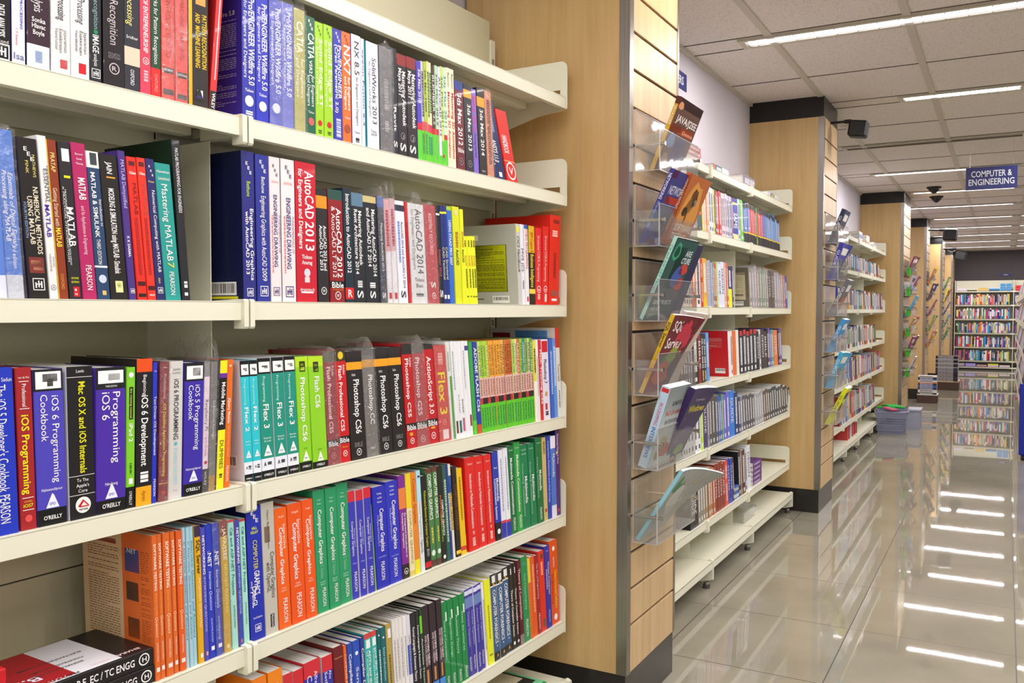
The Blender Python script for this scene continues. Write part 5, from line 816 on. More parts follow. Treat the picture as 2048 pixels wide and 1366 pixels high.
# base shelf: clear tray
t = thing('clear_tray', B2.pt(B2.at(1474, .131, -.1), -.12, .1305), 0, 'clear acrylic tray left on the empty base shelf of second shelving', 'tray')
MB().box(-.1, .09, -.12, -.116, 0, .06).box(-.1, .09, .116, .12, 0, .06).box(.086, .09, -.12, .12, 0, .06).box(-.1, .09, -.12, .12, 0, .003).build('body', M['acrylic'], t)
t = thing('cable_coil', B2.pt(B2.at(1500, .131, -.08), -.1, .1305), 0, 'loose coil of clear tape lying on the base shelf of second shelving', 'tape')
m_ = MB()
for k in range(24):
    a_, b_ = 2*math.pi*k/24, 2*math.pi*(k+1)/24
    m_.face([(.05*c_(a_), .07*s_(a_), 0), (.05*c_(b_), .07*s_(b_), 0), (.055*c_(b_), .075*s_(b_), .03), (.055*c_(a_), .075*s_(a_), .03)])
m_.build('loop', M['edge'], t)
# green book lying on the base shelf of the nearest unit
sG = NB.at(1090, .14, 0)
flat(NB, sG, .1305, .24, .034, .175, '2c9c50', 'green and black book lying flat on the base shelf, nearest shelving', 'vb|PEARSON|.7|.95|.5|.4|w', o=.005, cov='')
r_ = flat(NB, sG-.012, .1305+.0345, .235, .006, .172, '6cc890', 'thin mint green booklet with black band on top of the green book', '', o=.0, cov='')
a = MB(); a.face([(-.02, .0062, .01), (-.17, .0062, .01), (-.17, .0062, .225), (-.02, .0062, .225)], lin('2c2a28')); a.face([(-.06, .0064, .02), (-.15, .0064, .02), (-.15, .0064, .2), (-.06, .0064, .2)], lin('d8ccb0')); a.build('cover_print', M['ink'], r_)

# ---------------------------------------------------------------- books of the third unit
PAL3 = ['26262c', 'd8d4d0', '8c2c30', '2c4c9c', 'd8b048', '6c5c8c', 'c86c4c', '3c7c54', 'e0e0e4', '4c3c38', '9ca4b8', 'b8a878', 'c83838', '2c6c8c', 'a8a8ac', '5c8cc8', 'dcd0b0', '7c3c5c']
U3 = ', third shelving'
def row3(i, x0, x1, y0, y1, skip=()):
    x = x0; d = []
    while x < x1:
        w = rnd.uniform(1.5, 3.0); f = (x-x0)/(x1-x0); c = rnd.choice(PAL3)
        ink = 'e8e4e0' if sum(lin(c)) < 1.5 else '4a3c48'
        if not any(a <= x <= b for a, b in skip): d.append((x, min(x+w-.12, x1), y0+(y1-y0)*f+rnd.uniform(-2, 2.5), c, rnd.choice([f'd|.15|.8|.5|.5|{ink}', f'b|0|.15|{rnd.choice(PAL3)};d|.2|.8|.5|.5|{ink}', f'b|.8|1|{rnd.choice(PAL3)}'])))
        x += w
    fill(B2, ZS[i], d, [(1600, -1), (1800, -1)], ROWN[i], 'books on the third unit, '+ROWN[i], W=.17, unit=U3, bulk=True)
row3(1, 1684, 1762, 498, 533); row3(2, 1676, 1765, 574, 588); row3(3, 1676, 1752, 654, 650); row3(4, 1676, 1760, 720, 704); row3(5, 1680, 1750, 795, 766)
for i, (px, n_, cols) in enumerate([(1728, 3, ['d8d0dc', '5c6cb0', 'c8c0d0']), (1742, 3, ['d87850', 'e0d4d8', 'd0c0cc']), (1756, 2, ['dcd8e0', 'a8b0c0'])]):
    stackon(B2, B2.at(px, ZS[0]), ZS[0]+.0005, [(.03, c, '') for c in cols[:n_]], f'POS book of the {["first","second","last"][i]} flat pile on top of third shelving', L=.22, grp='flat piles on the third unit', bulk=True)
for i in range(6):
    a_ = B2.at(1700+3.6*i, .1305, .0)
    make_book(B2.pt(a_, -.02, .1305), 0, .02, .17, .12, 0, ['c04040', 'b85050', 'd0c8c8', 'c84848', 'a84048', 'b84c50'][i], 'd|.1|.8|.5|.5|e8d8d8', label=f'reddish book on the base shelf, {ordn(i+1)} in line, third shelving', group='books on the base shelf of the third unit', bulk=True)

# ---------------------------------------------------------------- acrylic book holders on the slatted pillars
def holder(i, j, y0, y1, zr, detail=True):
    X = -1.02; w = y1-y0; d_ = .085
    t = thing('book_holder', (X+.001, y0, zr), 0, f'clear acrylic book holder, {ordn(j+1)} from top, on the {["nearest", "second", "third", "fourth", "fifth"][i]} pillar', 'book holder', 'acrylic book holders')
    zb, zt, zf = -.082, .112, .03
    if detail:
        m_ = MB(); m_.box(.002, .005, 0, w, zb, zt).box(.005, d_, 0, .003, zb, zf).box(.005, d_, w-.003, w, zb, zf).box(.005, d_, 0, w, zb, zb+.003).box(d_-.003, d_, 0.003, w-.003, zb, zf+.02)
        m_.build('pocket', M['acrylic'], t)
        e = MB(); e.box(.002, .0052, -.0003, .0015, zb, zt).box(d_-.0032, d_+.0003, -.0003, .0018, zb, zf+.02).box(.002, .0052, 0, w, zt-.0015, zt+.0003).box(d_-.0032, d_+.0003, 0, w, zf+.0185, zf+.0205).box(d_-.002, d_+.0003, 0, w, zb-.0003, zb+.002).box(.005, d_, -.0003, .001, zb-.0003, zb+.002)
        e.build('edge', M['edge'], t)
    else:
        MB().box(.002, .005, 0, w, zb, zt).box(.005, d_, 0, w, zb, zb+.003).box(d_-.003, d_, 0, w, zb, zf+.02).build('pocket', M['acrylic'], t)
    for yy in (.012, w-.012):
        MB().cyl((.001, yy, 0), (d_+.012, yy, 0), .0055, n=12).cyl((d_+.008, yy, 0), (d_+.013, yy, 0), .0075, n=10).build('rod', M['chrome'], t)
    return t
def leaner(y, z, t_, h_, W_, ang, col, side_unused, lab, coverart, spec='', curl=0, off=.012, grp='books in the acrylic holders', yaw=0, bulk=False):
    """book in a holder: front board to the aisle, spine towards the camera, top tipped out by ang"""
    root = thing('book', (-1.02+off, y, z), yaw, lab, 'book', grp, ry=ang) if not bulk else None
    mb = MB(); n = 10; c0 = lin(col)
    # cross-section: y along the width (0 = spine side), x thickness
    def bend(y_, z_): return curl*(y_/W_)**2*(z_/h_)**2
    def sheet(x_, y_, z_): return (x_+bend(y_, z_), y_-.35*abs(bend(y_, z_)), z_)
    e = .0010
    for (xa, xb) in ((0, e), (t_-e, t_)):
        for i in range(n):
            for k in range(6):
                y0, y1 = W_*i/n, W_*(i+1)/n; z0, z1 = h_*k/6, h_*(k+1)/6
                mb.face([sheet(xb, y0, z0), sheet(xb, y1, z0), sheet(xb, y1, z1), sheet(xb, y0, z1)], c0)
                mb.face([sheet(xa, y0, z0), sheet(xa, y0, z1), sheet(xa, y1, z1), sheet(xa, y1, z0)], c0)
    bands = [(0, 1, c0)]; rest = []
    for s_e in spec.split(';'):
        if s_e.startswith('b|'): q = s_e.split('|'); bands.append((float(q[1]), float(q[2]), lin(q[3])))
        elif s_e: rest.append(s_e)
    cuts = sorted({0, 1} | {x for b_ in bands for x in b_[:2]})
    for a_, b_ in zip(cuts, cuts[1:]):
        cc = c0
        for f0, f1, c in bands:
            if f0-1e-6 <= a_ and b_ <= f1+1e-6: cc = c
        mb.face([(0, 0, h_*(1-b_)), (t_, 0, h_*(1-b_)), (t_, 0, h_*(1-a_)), (0, 0, h_*(1-a_))], cc)
    if bulk: bulk_add(mb, (-1.02+off, y, z), (0, ang, yaw))
    else: mb.build('cover', M['cover'], root)
    pg = MB()
    for i in range(n):
        y0, y1 = W_*i/n+.0005, W_*(i+1)/n; a_, b_ = e+.0001, t_-e-.0001
        for z0, z1 in ((.001, h_-.001),):
            for k in range(6):
                za, zb_ = h_*k/6+.0, h_*(k+1)/6
                if i == n-1: pg.face([sheet(a_, W_-.001, za), sheet(b_, W_-.001, za), sheet(b_, W_-.001, zb_), sheet(a_, W_-.001, zb_)])
            pg.face([sheet(a_, y0, h_-.0004), sheet(b_, y0, h_-.0004), sheet(b_, y1, h_-.0004), sheet(a_, y1, h_-.0004)])
            pg.face([sheet(a_, y0, .0004), sheet(a_, y1, .0004), sheet(b_, y1, .0004), sheet(b_, y0, .0004)])
    if bulk: pg.c = [lin('e4dfd6')]*len(pg.f); bulk_add(pg, (-1.02+off, y, z), (0, ang, yaw))
    else: pg.build('pages', M['pages'], root)
    # printed front: u across 0..1 from spine, f down from head
    a = MB(); T = MB()
    for q in coverart.split(';'):
        p = q.split('|')
        if p[0] == 'p':
            u0, u1, f0, f1 = map(float, p[1:5]); T.face([(0, W_*u0, h_*(1-f1)), (0, W_*u1, h_*(1-f1)), (0, W_*u1, h_*(1-f0)), (0, W_*u0, h_*(1-f0))], lin(p[5]), 0)
        elif p[0] in ('t', 'tb', 'ti'):
            _, s, u0, u1, f, hh, c = p; u0, u1, f, hh = map(float, (u0, u1, f, hh)); put_text(T, s, (.0004, W_*u0, h_*(1-f)), (0, 1, 0), (0, 0, 1), W_*(u1-u0), hh*h_, lin(c), p[0] == 'tb', p[0] == 'ti')
        elif p[0] == 'blob':
            _, u, f, ru, rf, c = p; u, f, ru, rf = map(float, (u, f, ru, rf)); T.face([(.0002, W_*(u+ru*c_(k*math.pi/7)*(1+.15*s_(5*k))), h_*(1-f+rf*s_(k*math.pi/7)*(1+.12*c_(3*k)))) for k in range(14)], lin(c))
        elif p[0] == 'lines':
            _, u0, u1, f0, f1, nn, c = p; u0, u1, f0, f1 = map(float, (u0, u1, f0, f1))
            for k in range(int(nn)):
                z_ = h_*(1-(f0+(f1-f0)*(k+.5)/int(nn))); T.face([(.0002, W_*u0, z_-.0006), (.0002, W_*(u1-.1*(k % 3)), z_-.0006), (.0002, W_*(u1-.1*(k % 3)), z_+.0006), (.0002, W_*u0, z_+.0006)], lin(c))
    k0 = 0
    for f, c in zip(T.f, T.c):
        pts = [T.v[i] for i in f]
        if curl and len(pts) == 4 and abs(pts[0][1]-pts[1][1]) > .03:
            for sq in range(6):
                y0 = pts[0][1]+(pts[1][1]-pts[0][1])*sq/6; y1 = pts[0][1]+(pts[1][1]-pts[0][1])*(sq+1)/6
                for r_ in range(4):
                    za = pts[0][2]+(pts[2][2]-pts[0][2])*r_/4; zb_ = pts[0][2]+(pts[2][2]-pts[0][2])*(r_+1)/4
                    a.face([tuple(np.add(sheet(t_+.0006+pts[0][0], yy, zz_), (0, 0, 0))) for yy, zz_ in ((y0, za), (y1, za), (y1, zb_), (y0, zb_))], c)
        else: a.face([sheet(t_+.0009+p_[0], p_[1], p_[2]) for p_ in pts], c)
    if bulk: bulk_add(a, (-1.02+off, y, z), (0, ang, yaw)); return
    if a.f: a.build('cover_print', M['ink'], root)
    sp = MB()
    for q in rest:
        p = q.split('|')
        if p[0] in ('v', 'vb', 'vi'): put_text(sp, p[1], (t_*(.5-.5*float(p[5])), -.0005, h_*(1-float(p[2]))), (0, 0, -1), (1, 0, 0), h_*(float(p[3])-float(p[2])), t_*float(p[5]), lin(p[6]), p[0] == 'vb')
        elif p[0] == 'p': sp.face([(t_*.1, -.0003, h_*(1-float(p[2]))), (t_*.9, -.0003, h_*(1-float(p[2]))), (t_*.9, -.0003, h_*(1-float(p[1]))), (t_*.1, -.0003, h_*(1-float(p[1])))], lin(p[5]))
    if sp.f: sp.build('title', M['ink'], root)
    return root
R_ = math.radians
HY0, HY1 = 2.6, 2.985
ZR = [1.815-GP*2*k for k in range(6)]
for j in range(6): holder(0, j, HY0, HY1, ZR[j])
zb = lambda j: ZR[j]-.073
leaner(2.725, zb(0)+.016, .014, .245, .235, R_(22), '5c3a2c', 0, 'brown book with gold spine leaning out of the topmost holder, nearest pillar', 'p|0|1|0|1|5c3a2c;p|.02|1|.0|.12|4c2c2c;blob|.12|.1|.1|.05|d89060;tb|JAVA/J2EE|.1|.95|.3|.09|f0e8e0;p|.0|.95|.34|.44|d8542c;ti|Questions|.5|.95|.42|.05|f4c8a0;blob|.6|.66|.3|.2|2c2c70;blob|.62|.66|.16|.13|4c4ca8;blob|.2|.55|.14|.1|7090c8;blob|.2|.8|.12|.08|a08060', 'b|0|.1|5c2a24;b|.1|1|d8a820;vb|JAVA/J2EE|.12|.38|.5|.6|f0e4d0;v|Interview Questions|.42|.7|.5|.5|f0e080', off=.006)
leaner(2.615, zb(1)+.004, .016, .25, .2, R_(25), '3c3c88', 0, 'blue networking book in the second holder from top, nearest pillar', 'p|0|1|0|1|3c3c80;p|.0|.2|.0|.1|b83030;tb|NETWORKING|.1|.98|.3|.11|d8d8ec;p|.1|1|.33|.42|d04830;blob|.5|.68|.3|.2|28285c;blob|.6|.85|.2|.12|8c98c8;p|.1|.5|.9|.97|c84838', 'vb|NETWORKING|.06|.4|.5|.6|e8e8f8;v|INTERVIEW QUESTIONS|.43|.78|.5|.5|a8b0e8', off=.010)
leaner(2.745, zb(1)+.014, .02, .24, .21, R_(23), 'b8541c', 0, 'orange book with bird picture in the second holder from top, nearest pillar', 'p|0|1|0|1|b8642c;blob|.5|.45|.42|.36|d89440;blob|.5|.3|.17|.13|2c2c30;blob|.42|.42|.16|.1|3c3c40;blob|.3|.5|.12|.07|2c2c30;blob|.62|.36|.08|.05|e8e4e0;blob|.42|.6|.04|.12|2c2c30;tb|SOFTWARE|.12|.95|.78|.1|f4f0ec;tb|TESTING|.12|.8|.9|.09|f4f0ec;t|Interview Questions|.2|.9|.97|.03|f0c080', 'vb|SOFTWARE TESTING|.08|.5|.5|.55|f4e8dc;v|Questions|.6|.8|.5|.5|f0c060', off=.030)
leaner(2.63, zb(2), .012, .28, .22, R_(24), '2c5c4c', 0, 'teal spined magazine-size book with green cover, third holder from top, nearest pillar', 'p|0|1|0|1|26524a;p|0|1|0|.02|b82848;blob|.22|.16|.15|.11|2ca078;blob|.22|.16|.1|.07|26524a;p|.3|.6|.1|.6|1c3c34;tb|ARE|.62|.9|.2|.07|e8ecf4;tb|CTURE|.56|.95|.29|.07|e8ecf4;blob|.62|.46|.22|.13|3c58a8;blob|.8|.36|.18|.07|d03c34;blob|.85|.55|.16|.09|c83030;blob|.75|.68|.3|.08|4c4c58;tb|C#.NET PROJECTS|.1|.85|.8|.05|e0e8e4;t|ASP.NET|.12|.5|.88|.04|d0e0d8;lines|.1|.4|.92|.98|3|e0e8e4', 'b|0|1|a8dcd0;v|C# and ASP.NET PROJECTS|.1|.75|.5|.6|2c8078', off=.01)
leaner(2.84, zb(2)+.006, .016, .262, .14, R_(20), '2c2c5c', 0, 'navy book half hidden behind the green one, third holder from top, nearest pillar', 'p|0|1|0|1|26264c', '', off=.004)
leaner(2.63, zb(3), .014, .27, .22, R_(23), '8c1c2c', 0, 'dark red database book with curling cover, fourth holder from top, nearest pillar', 'p|0|1|0|1|6c1c28;blob|.7|.25|.3|.2|c82c48;blob|.75|.3|.2|.1|5c3c7c;blob|.6|.55|.3|.14|8c9c30;blob|.45|.75|.35|.16|b8502c;blob|.8|.7|.2|.2|40302c;blob|.3|.6|.14|.1|3c6c3c;tb|SQL|.14|.5|.2|.13|f4ece8;tb|Server|.1|.72|.42|.13|f4ece8;tb|INTERVIEW QUESTIONS|.08|.85|.5|.04|c83830;p|.1|.8|.92|.97|40282c', 'b|0|1|d8b030;vb|SQL Server|.1|.42|.5|.65|1c1810;v|INTERVIEW QUESTIONS|.45|.8|.5|.5|c88c18', curl=.035, off=.01)
leaner(2.80, zb(3)+.01, .02, .265, .16, R_(20), 'dccfc4', 0, 'cream book behind the dark red one, fourth holder from top, nearest pillar', 'p|0|1|0|1|cdbcae;lines|.1|.9|.1|.9|14|8c6c60', '', curl=.03, off=.004)
leaner(2.62, zb(4), .03, .27, .21, R_(17), 'b8c8c8', 0, 'thick pale blue interview book, fifth holder from top, nearest pillar', 'p|0|1|0|1|b4bcbc;p|0|1|.0|.3|c4d0d4;tb|ELEMENTS OF|.3|.85|.24|.055|4c5458;tb|PROGRAMMING|.1|.98|.36|.06|b86058;tb|INTERVIEWS|.2|.85|.47|.055|6c6468;blob|.4|.72|.2|.09|a89870;blob|.6|.82|.2|.09|b84838;blob|.3|.85|.14|.08|8c7c58', 'b|0|1|b8d0e4;vb|INTERVIEWS|.5|.88|.5|.4|3c5ca8;v|PROGRAMMING|.2|.48|.5|.4|c04060;p|.02|.07|.3|.7|c83030', off=.012)
leaner(2.785, zb(4)+.004, .022, .262, .19, R_(24), '3c2c5c', 0, 'dark violet book with yellow title, fifth holder from top, nearest pillar', 'p|0|1|0|1|382c58;t|Dreaming in|.3|.75|.18|.035|c8c0dc;tb|Windows|.12|.9|.34|.1|e0d038;p|.05|.9|.42|.44|b8b0cc;blob|.5|.7|.4|.15|584878;blob|.6|.9|.25|.08|78a040', '', curl=.02, off=.02)
leaner(2.615, zb(5), .012, .275, .26, R_(32), '8ca8a8', 0, 'pale green and grey magazine bending outwards, lowest holder of nearest pillar', 'p|0|1|0|1|a4a8a4;p|.5|1|0|.35|6c6480;blob|.2|.22|.16|.12|3c8458;blob|.4|.5|.3|.25|c0c0bc;blob|.2|.6|.18|.2|909894;tb|ASP|.58|.9|.14|.07|c8b040;tb|.NET|.5|.92|.24|.07|c8b040', 'b|0|1|90c8d8', curl=.075, off=.008)

# holders on the farther pillars
HC = ['9c4c6c', 'a88840', '3c4c8c', '90a040', '8c3c5c', '5c8c8c', 'c87040', 'b8b8c0', '3c8c50', '6c3c34', '48a0d8', 'e0d030']
for i, (y0, y1, zoff) in enumerate([(5.93, 6.33, 0), (11.0, 11.65, 0), (14.32, 14.8, 0), (18.08, 18.7, 0)], 1):
    pn = ['', 'second', 'third', 'fourth', 'fifth'][i]
    for j in range(6 if i < 3 else 5):
        z = ZR[j] - (.03 if i > 1 else 0)
        holder(i, j, y0, y1, z, i == 1)
        n_ = 2 if i > 1 else 1
        for k in range(n_):
            c = {1: ['2c3450', '3c3c98', '6c6870', '3c90c8', '48a4d0', 'd8dc20'][j]}.get(i, HC[(j*3+k*5+i*2) % 12])
            yy = y0+.03+(.28 if i == 2 else .18)*k
            ink = 'e8e4e0' if sum(lin(c)) < 1.4 else '40304c'
            leaner(yy, z-.078, .016+.01*(i == 1), .235+.015*((j+k) % 3), .2 if i > 1 else .2, R_([22, 18, 27, 24, 20, 26][(j+k) % 6]), c, 0, f'{cname(c)} book {["nearer the camera", "farther back"][k] if n_ > 1 else "alone"} in the {ordn(j+1)} holder from top, {pn} pillar', f'p|.15|.8|.12|.3|{ink};blob|.5|.6|.3|.18|{HC[(j+k+4)%12]}', f'v|GUIDE|.2|.6|.5|.6|{ink}', curl=.03 if (j+k) % 3 == 1 else 0, bulk=i > 1)
    if i == 2:
        for j in range(6):
            root = thing('leaflet_bundle', (-1.02+.03, y0+.02, ZR[j]-.03-.078), 0, f'green leaflets low in the {ordn(j+1)} holder from top, third pillar', 'leaflets', 'green leaflets in the third pillar holders')
            MB().box(0, .03, 0, .16, 0, .1, lin('3cb028')).build('sheets', M['paint'], root)

# ---------------------------------------------------------------- signs
def sign(name, loc, rz, w, h_, lines, lab, th=.006, rods=0):
    t = thing(name, loc, rz, lab, 'sign')
    MB().box(-w/2, w/2, 0, th, -h_, 0, ch=.001).build('board', M['sign'], t)
    tx = MB(); n = len(lines)
    for k, (s, ww, hh, zz) in enumerate(lines): put_text(tx, s, (-ww/2, -.0008, -zz), (1, 0, 0), (0, 0, 1), ww, hh, (1, 1, 1), True)
    tx.build('lettering', M['signw'], t)
    for sx in (-1, 1):
        if rods: MB().cyl((sx*w*.42, th/2, -.012), (sx*w*.42, th/2, rods), .0012, n=6).build('hanging_wire', M['chrome'], t)
    return t
sign('hanging_sign', (-.115, 8.0, 2.447), 0, .362, .178, [('COMPUTER &', .285, .048, .077), ('ENGINEERING', .32, .048, .142)], 'blue hanging sign with white lettering naming the computer and engineering section', rods=CEIL-2.447-.004)
t = sign('wall_sign', (-1.486, 4.3, 2.54), math.pi/2, .48, .09, [('COMPUTERS', .37, .042, .066)], 'dark blue wall sign above the second shelving, mostly hidden by nearest pillar', .006)
t = sign('wall_sign', (.0, 22.61, 2.14), 0, .24, .055, [('GENERAL', .09, .022, .038)], 'small blue sign on the dark fascia above the far bookcase')

# ---------------------------------------------------------------- cameras under the ceiling
def seccam(loc, n_, s=1.0, tilt=8):
    t = thing('security_camera', loc, 0, f'black box camera on an arm, fixed to the {n_} pillar', 'camera', 'black box cameras on the pillars')
    MB().cyl((0, 0, 0), (.085*s, 0, .0), .008*s).build('arm', M['blackp'], t)
    MB().cyl((.085*s, 0, 0), (.125*s, 0, 0), .013*s).build('joint', M['blackp'], t)
    o = MB().box(.12*s, .235*s, -.05*s, .05*s, -.085*s, .02*s, ch=.012*s).build('housing', M['blackp'], t); o.rotation_euler = (0, R_(tilt), 0)
    m_ = MB()
    for k in range(8):
        a_, b_ = math.pi*k/8, math.pi*(k+1)/8
        m_.cyl((.03*s+.1*s*k/8, 0, -.0-.03*s*s_(a_)), (.03*s+.1*s*(k+1)/8, 0, -.03*s*s_(b_)), .0022*s, n=6)
    m_.build('cable', M['trim'], t)
    return t
seccam((-1.02, 6.1, 2.53), 'second')
seccam((-1.02, 14.5, 2.50), 'fourth', 1.7, 4)
seccam((-1.02, 18.3, 2.45), 'fifth', 1.7, 14)
for k, (x, y) in enumerate([(-.706, 10.74), (-.737, 11.64)]):
    t = thing('dome_camera', (x, y, CEIL), 0, f'{["nearer", "farther"][k]} small black dome camera on the ceiling over the aisle', 'camera', 'black dome cameras')
    MB().cyl((0, 0, 0), (0, 0, -.018), .078, n=24, r2=.07).build('base', M['blackp'], t)
    m_ = MB()
    for a_ in range(5): m_.cyl((0, 0, -.018-.011*a_), (0, 0, -.029-.011*a_), .058*c_(a_*.27), n=20, r2=.058*c_((a_+1)*.27), caps=a_ == 4)
    m_.build('dome', M['black'], t)

# ---------------------------------------------------------------- things on the floor
t = thing('plastic_basket', (-1.04, 10.22, 0), R_(3), 'grey plastic shopping basket with green contents at the foot of third pillar', 'basket')
m_ = MB(); c = lin('8c90a8')
def ringbox(z0, z1, e0, e1, th=.006):
    for sx in (-1, 1):
        m_.face([(sx*(.13+e0), -.18-e0, z0), (sx*(.13+e0), .18+e0, z0), (sx*(.13+e1), .18+e1, z1), (sx*(.13+e1), -.18-e1, z1)], c)
        m_.face([(sx*(.13+e0-th), -.18-e0, z0), (sx*(.13+e0-th), .18+e0, z0), (sx*(.13+e1-th), .18+e1, z1), (sx*(.13+e1-th), -.18-e1, z1)], c)
        m_.face([(-.13-e0, sx*(.18+e0), z0), (.13+e0, sx*(.18+e0), z0), (.13+e1, sx*(.18+e1), z1), (-.13-e1, sx*(.18+e1), z1)], c)
        m_.face([(-.13-e0, sx*(.18+e0-th), z0), (.13+e0, sx*(.18+e0-th), z0), (.13+e1, sx*(.18+e1-th), z1), (-.13-e1, sx*(.18+e1-th), z1)], c)
ringbox(0, .03, 0, .003); ringbox(.17, .235, .021, .03)
m_.box(-.13, .13, -.18, .18, 0, .004, c)
for k in range(27):
    f = k/26
    for sx in (-1, 1):
        y = -.18+.36*f; m_.box(sx*.142-.002, sx*.142+.002, y-.004, y+.004, .03, .175, c)
        x = -.13+.26*f; m_.box(x-.003, x+.003, sx*.192-.002, sx*.192+.002, .03, .175, c)
for k in range(6):
    z = .05+.024*k; e = .003+.018*(z-.03)/.14
    for sx in (-1, 1): m_.box(sx*(.13+e)-.002, sx*(.13+e)+.002, -.18-e, .18+e, z-.003, z+.003, c); m_.box(-.13-e, .13+e, sx*(.18+e)-.002, sx*(.18+e)+.002, z-.003, z+.003, c)
m_.box(-.165, .165, -.215, -.205, .228, .24, c).box(-.165, .165, .205, .215, .228, .24, c).box(-.165, -.155, -.215, .215, .228, .24, c).box(.155, .165, -.215, .215, .228, .24, c)
m_.build('body', M['paint'], t)
h_ = MB()
for k in range(10):
    a_, b_ = math.pi*k/10, math.pi*(k+1)/10
    h_.cyl((.165*c_(a_), -.18*s_(a_), .232-.0*s_(a_)), (.165*c_(b_), -.18*s_(b_), .232), .005, lin('a8a8b8'), 6)
h_.build('handle', M['paint'], t)
for k, (x, y, z, cc, lb) in enumerate([(-.07, -.05, .235, '2ca840', 'nearest'), (.03, .02, .245, '30b048', 'middle'), (-.02, .11, .24, '28a03c', 'farthest'), (.0, -.13, .232, 'c05878', 'pink')]):
    o = MB().box(-.09, .09, -.055, .055, -.012, .012, lin(cc), ch=.006).build('folded_bag', M['paint']); o.location = (-1.04+x*.8, 10.22+y, z+.03); o.rotation_euler = (R_(6*(k-1)), R_(5*(k % 2)), R_(25*k))
    tag(o, f'{lb} {"green" if k < 3 else "pink"} folded bag lying on top of the grey basket'.replace('pink pink', 'small pink'), 'bag', 'folded bags in the basket')
t = thing('plastic_basket', (-.86, 10.75, 0), 0, 'second pale plastic basket tucked beyond the grey one by third pillar', 'basket')
MB().box(-.06, .06, -.15, .15, 0, .2, lin('a4a6b8')).box(-.07, .07, -.16, .16, .2, .215, lin('b4b6c4')).build('body', M['paint'], t)
for n_, (x, y, w, d_, hh, lb) in enumerate([(-.91, 13.85, .16, .3, .11, 'fourth'), (-.78, 16.4, .22, .6, .13, 'fifth')]):
    t = thing('display_plinth', (x, y, 0), 0, f'low dark brown plinth carrying books before the {lb} pillar', 'plinth', 'brown book plinths')
    MB().box(-w, w*.6, -d_/2, d_/2, 0, hh, ch=.004).build('body', M['brown'], t)
    MB().box(-w-.002, w*.6+.004, -d_/2-.004, d_/2+.004, hh, hh+.012).build('top', M['cream'] if n_ == 0 else M['slat'], t)
    z = hh+.0125; q = 0
    while z < (hh+.27 if n_ == 0 else hh+.42):
        th_ = .022; c = rnd.choice(['e0dcd8', 'd8d4d4', '2c2c30', 'c87848', '3c5c9c']) if n_ == 0 else rnd.choice(['2c2428', '34303c', '3c3c50', '8c8c98', '2c2c34'])
        q += 1
        o = make_book((x+w*.55, y-d_*.45, z), R_(-90), th_-.001, w*1.5, d_*.5, 0, c, 'd|.1|.8|.5|.5|e0dcd8' if sum(lin(c)) < 1.4 else 'd|.1|.8|.5|.5|40404c', label=f'{cname(c)} book, {ordn(q)} from the bottom of the pile by the {lb} pillar', group=f'pile of books by the {lb} pillar', bulk=True, rx=math.pi/2); z += th_

# ---------------------------------------------------------------- the bookcase closing the aisle
FX = Plane(-.97, 22.0, R_(90)); FX.n = np.array([0, -1.0, 0]); FX.t = np.array([1.0, 0, 0])
FZ = [1.745, 1.44, 1.13, .82, .51, .21, .07]
root = thing('bookcase', (-.97, 22.0, 0), R_(-90), 'wide cream bookcase closing the far end of the aisle', 'bookcase')
for a_, b_ in ((0, 1.12), (1.13, 2.3)):
    MB().box(-.32, -.31, a_, b_, .05, 1.98).build('back_panel', M['cream'], root)
    for z in FZ: MB().box(-.31, 0, a_, b_, z-.03, z).build('shelf', M['cream'], root)
for y in (-.012, 1.125, 2.3): MB().box(-.31, .0, y-.006, y+.006, 0, 1.98).build('side_panel', M['cream'], root)
MB().box(-.3, -.03, 0, 2.3, 0, .125).build('plinth', M['black'], root)
FP = ['26262c', 'd8d4d0', '8c2c30', '2c4c9c', 'd8b048', '6c5c8c', 'c86c4c', '3c8c54', 'e0e0e4', '5c3c34', '9ca4b8', 'b8c058', 'c83050', '2c7c9c', '48a0d8', 'e0d8a8', '7c3c7c', 'e08030', 'c080b0', '2c3c7c', 'f0e8e0']
def farbook(x, zs, w, h_, c, spec, lab, grp, rx=0, lean=0):
    return make_book((-.97+x, 21.985, zs+.0005), R_(-90), w, h_, .17, lean, c, spec, label=lab, group=grp, bulk=True, rx=rx)
for zs, nm in zip(FZ[1:6], ('top', 'second', 'third', 'fourth', 'lowest')):
    x = .02; n_ = 0
    while x < 1.6:
        w = rnd.uniform(.017, .036); h_ = rnd.uniform(.19, .24); c = rnd.choice(FP); ink = 'e8e4e0' if sum(lin(c)) < 1.4 else '40304c'
        if not (1.08 < x+w and x < 1.145):
            n_ += 1; farbook(x, zs, w-.001, h_, c, rnd.choice(['', f'b|.1|.3|{rnd.choice(FP)}', f'p|.2|.7|.3|.7|{ink}', f'b|.75|1|{rnd.choice(FP)}']), f'{cname(c)} book, {ordn(n_)} in {nm} book row, far bookcase', f'books on the far bookcase, {nm} row')
        x += w
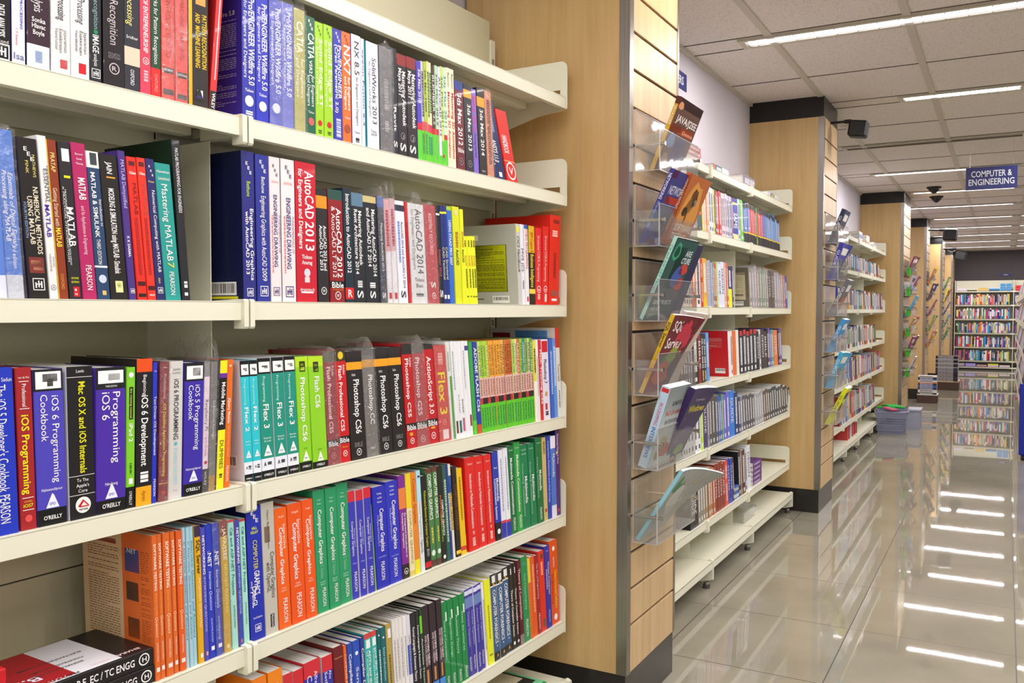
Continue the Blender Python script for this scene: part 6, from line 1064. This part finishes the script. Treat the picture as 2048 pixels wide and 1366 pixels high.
for x1, L_, n_, th_, cs, nm in [(.2, .17, 3, .022, ['d8d0dc', 'e8e4ec', 'dcd8e4'], 'white pile'), (.42, .2, 1, .02, ['3c3c30'], 'dark single volume'), (.64, .2, 3, .022, ['d8b870', 'e0c888', 'd8b048'], 'sandy pile'), (.86, .21, 3, .024, ['2c5c8c', '5c9cc8', 'c8d8e8'], 'blue pile'), (.97, .1, 6, .026, ['4c8cc0', '5c9cd0', '4c8cc0', '6ca8d0', '4888c0', '5c9cd0'], 'tall blue pile'), (1.08, .1, 6, .026, ['4c8cc0', '5c9cd0', '4c8cc0', '6ca8d0', '4888c0', '5c9cd0'], 'second tall blue pile'), (1.36, .2, 4, .028, ['d02838', 'e03c44', 'c82430', 'd83040'], 'red pile')]:
    for k in range(n_): farbook(x1, FZ[0]+th_*k, th_-.001, L_, cs[k], '', f'{ordn(k+1)} book from below in the {nm} on top of far bookcase', f'{nm} on the far bookcase', rx=math.pi/2)
for x1, L_, n_, cs, nm in [(.2, .18, 3, ['8c7c9c', 'c8a8b0', 'a8a0c0'], 'mauve pile'), (.42, .2, 3, ['9c8cd0', 'b0a0e0', 'a090d8'], 'lilac pile'), (.64, .2, 2, ['a87c84', 'c8a0a0'], 'dusky pink pile'), (.86, .2, 3, ['d8b8b8', 'e0c8c8', 'd8e030'], 'pale pile with a yellow book'), (1.08, .2, 2, ['d0c0c8', 'e0d0d0'], 'pale pink pile')]:
    for k in range(n_): farbook(x1, FZ[6]+.024*k, .023, L_, cs[k], '', f'{ordn(k+1)} book from below in the {nm}, base of far bookcase', f'{nm} at the far bookcase base', rx=math.pi/2)

# ---------------------------------------------------------------- display gondola along the right of the aisle
G0, G1, GX = 9.6, 17.5, .235
t = thing('magazine_gondola', (GX, G0, 0), 0, 'long cream magazine gondola running along the far side of the aisle', 'magazine rack')
MB().box(.0, .03, 0, G1-G0, .1, 1.55).build('panel', M['cream'], t)
MB().box(-.02, .5, 0, G1-G0, 0, .1).build('plinth', M['kick'], t)
for z in (.25, .55, .85, 1.15, 1.45): MB().box(-.075, 0, 0, G1-G0, z-.02, z).box(-.078, -.075, 0, G1-G0, z-.02, z+.04).build('ledge', M['cream'], t)
MB().box(0, .5, -.02, 0, 0, 1.55).build('end_panel', M['cream'], t)
MC = ['e0dce8', 'c8b8d8', '3c4c8c', 'd8d8d0', '8c5c7c', '5c8ca8', 'e8e4e0', 'b8485c', 'd0c8a0', '2c3c54', 'a8b8d8', 'e4e0d8']
MAG = MB()
for li, z in enumerate((.25, .55, .85, 1.15, 1.45)):
    y = G0+.05; k = 0
    while y < G1-.3:
        c = MC[(li*5+k*7) % 12]; k += 1
        if y > 11.5:
            MAG.v += [tuple(Matrix.Translation((GX-.06, y, z+.001)) @ Matrix.Rotation(R_(11), 4, 'Y') @ Vector(p)) for p in [(x_, y_, z_) for z_ in (0, .26) for y_ in (0, .2) for x_ in (-.004, 0)]]
            b_ = len(MAG.v)-8
            for f in ((0, 2, 3, 1), (4, 5, 7, 6), (0, 1, 5, 4), (2, 6, 7, 3), (0, 4, 6, 2), (1, 3, 7, 5)): MAG.f.append(tuple(q+b_ for q in f)); MAG.c.append(lin(c)); MAG.m.append(0)
            y += .23; continue
        root = thing('magazine', (GX-.06, y, z+.001), 0, f'{cname(c)} magazine, {ordn(k)} along the {["lowest", "second", "third", "fourth", "top"][li]} ledge of the gondola', 'magazine', f'magazines on the {["lowest", "second", "third", "fourth", "top"][li]} gondola ledge', ry=R_(11))
        MB().box(-.004, .0, 0, .2, 0, .26, lin(c)).box(-.0045, -.004, .03, .17, .19, .24, lin(MC[(k+li) % 12])).box(-.0045, -.004, .04, .16, .05, .15, lin(MC[(k*3+li) % 12])).build('cover', M['cover'], root)
        y += .24 if li % 2 else .225
t = thing('banner_stand', (.125, 8.95, 0), 0, 'tall deep blue free-standing board at the right edge of the aisle', 'display board')
MB().box(0, .35, -.012, .012, .03, .66, lin('24309c'), ch=.004).build('board', M['paint'], t)
MB().box(.02, .1, -.12, .12, 0, .03, lin('1c1c24'), ch=.004).box(.25, .33, -.12, .12, 0, .03, lin('1c1c24'), ch=.004).build('foot', M['paint'], t)
tag(MAG.build('magazines', M['cover']), 'far run of small magazines along the gondola beside the aisle', 'magazine', kind='stuff')
tag(BULK.build('books', [M['cover'], M['wrap']]), 'small books filling the farther shelves, holders, piles and the far bookcase', 'book', kind='stuff')
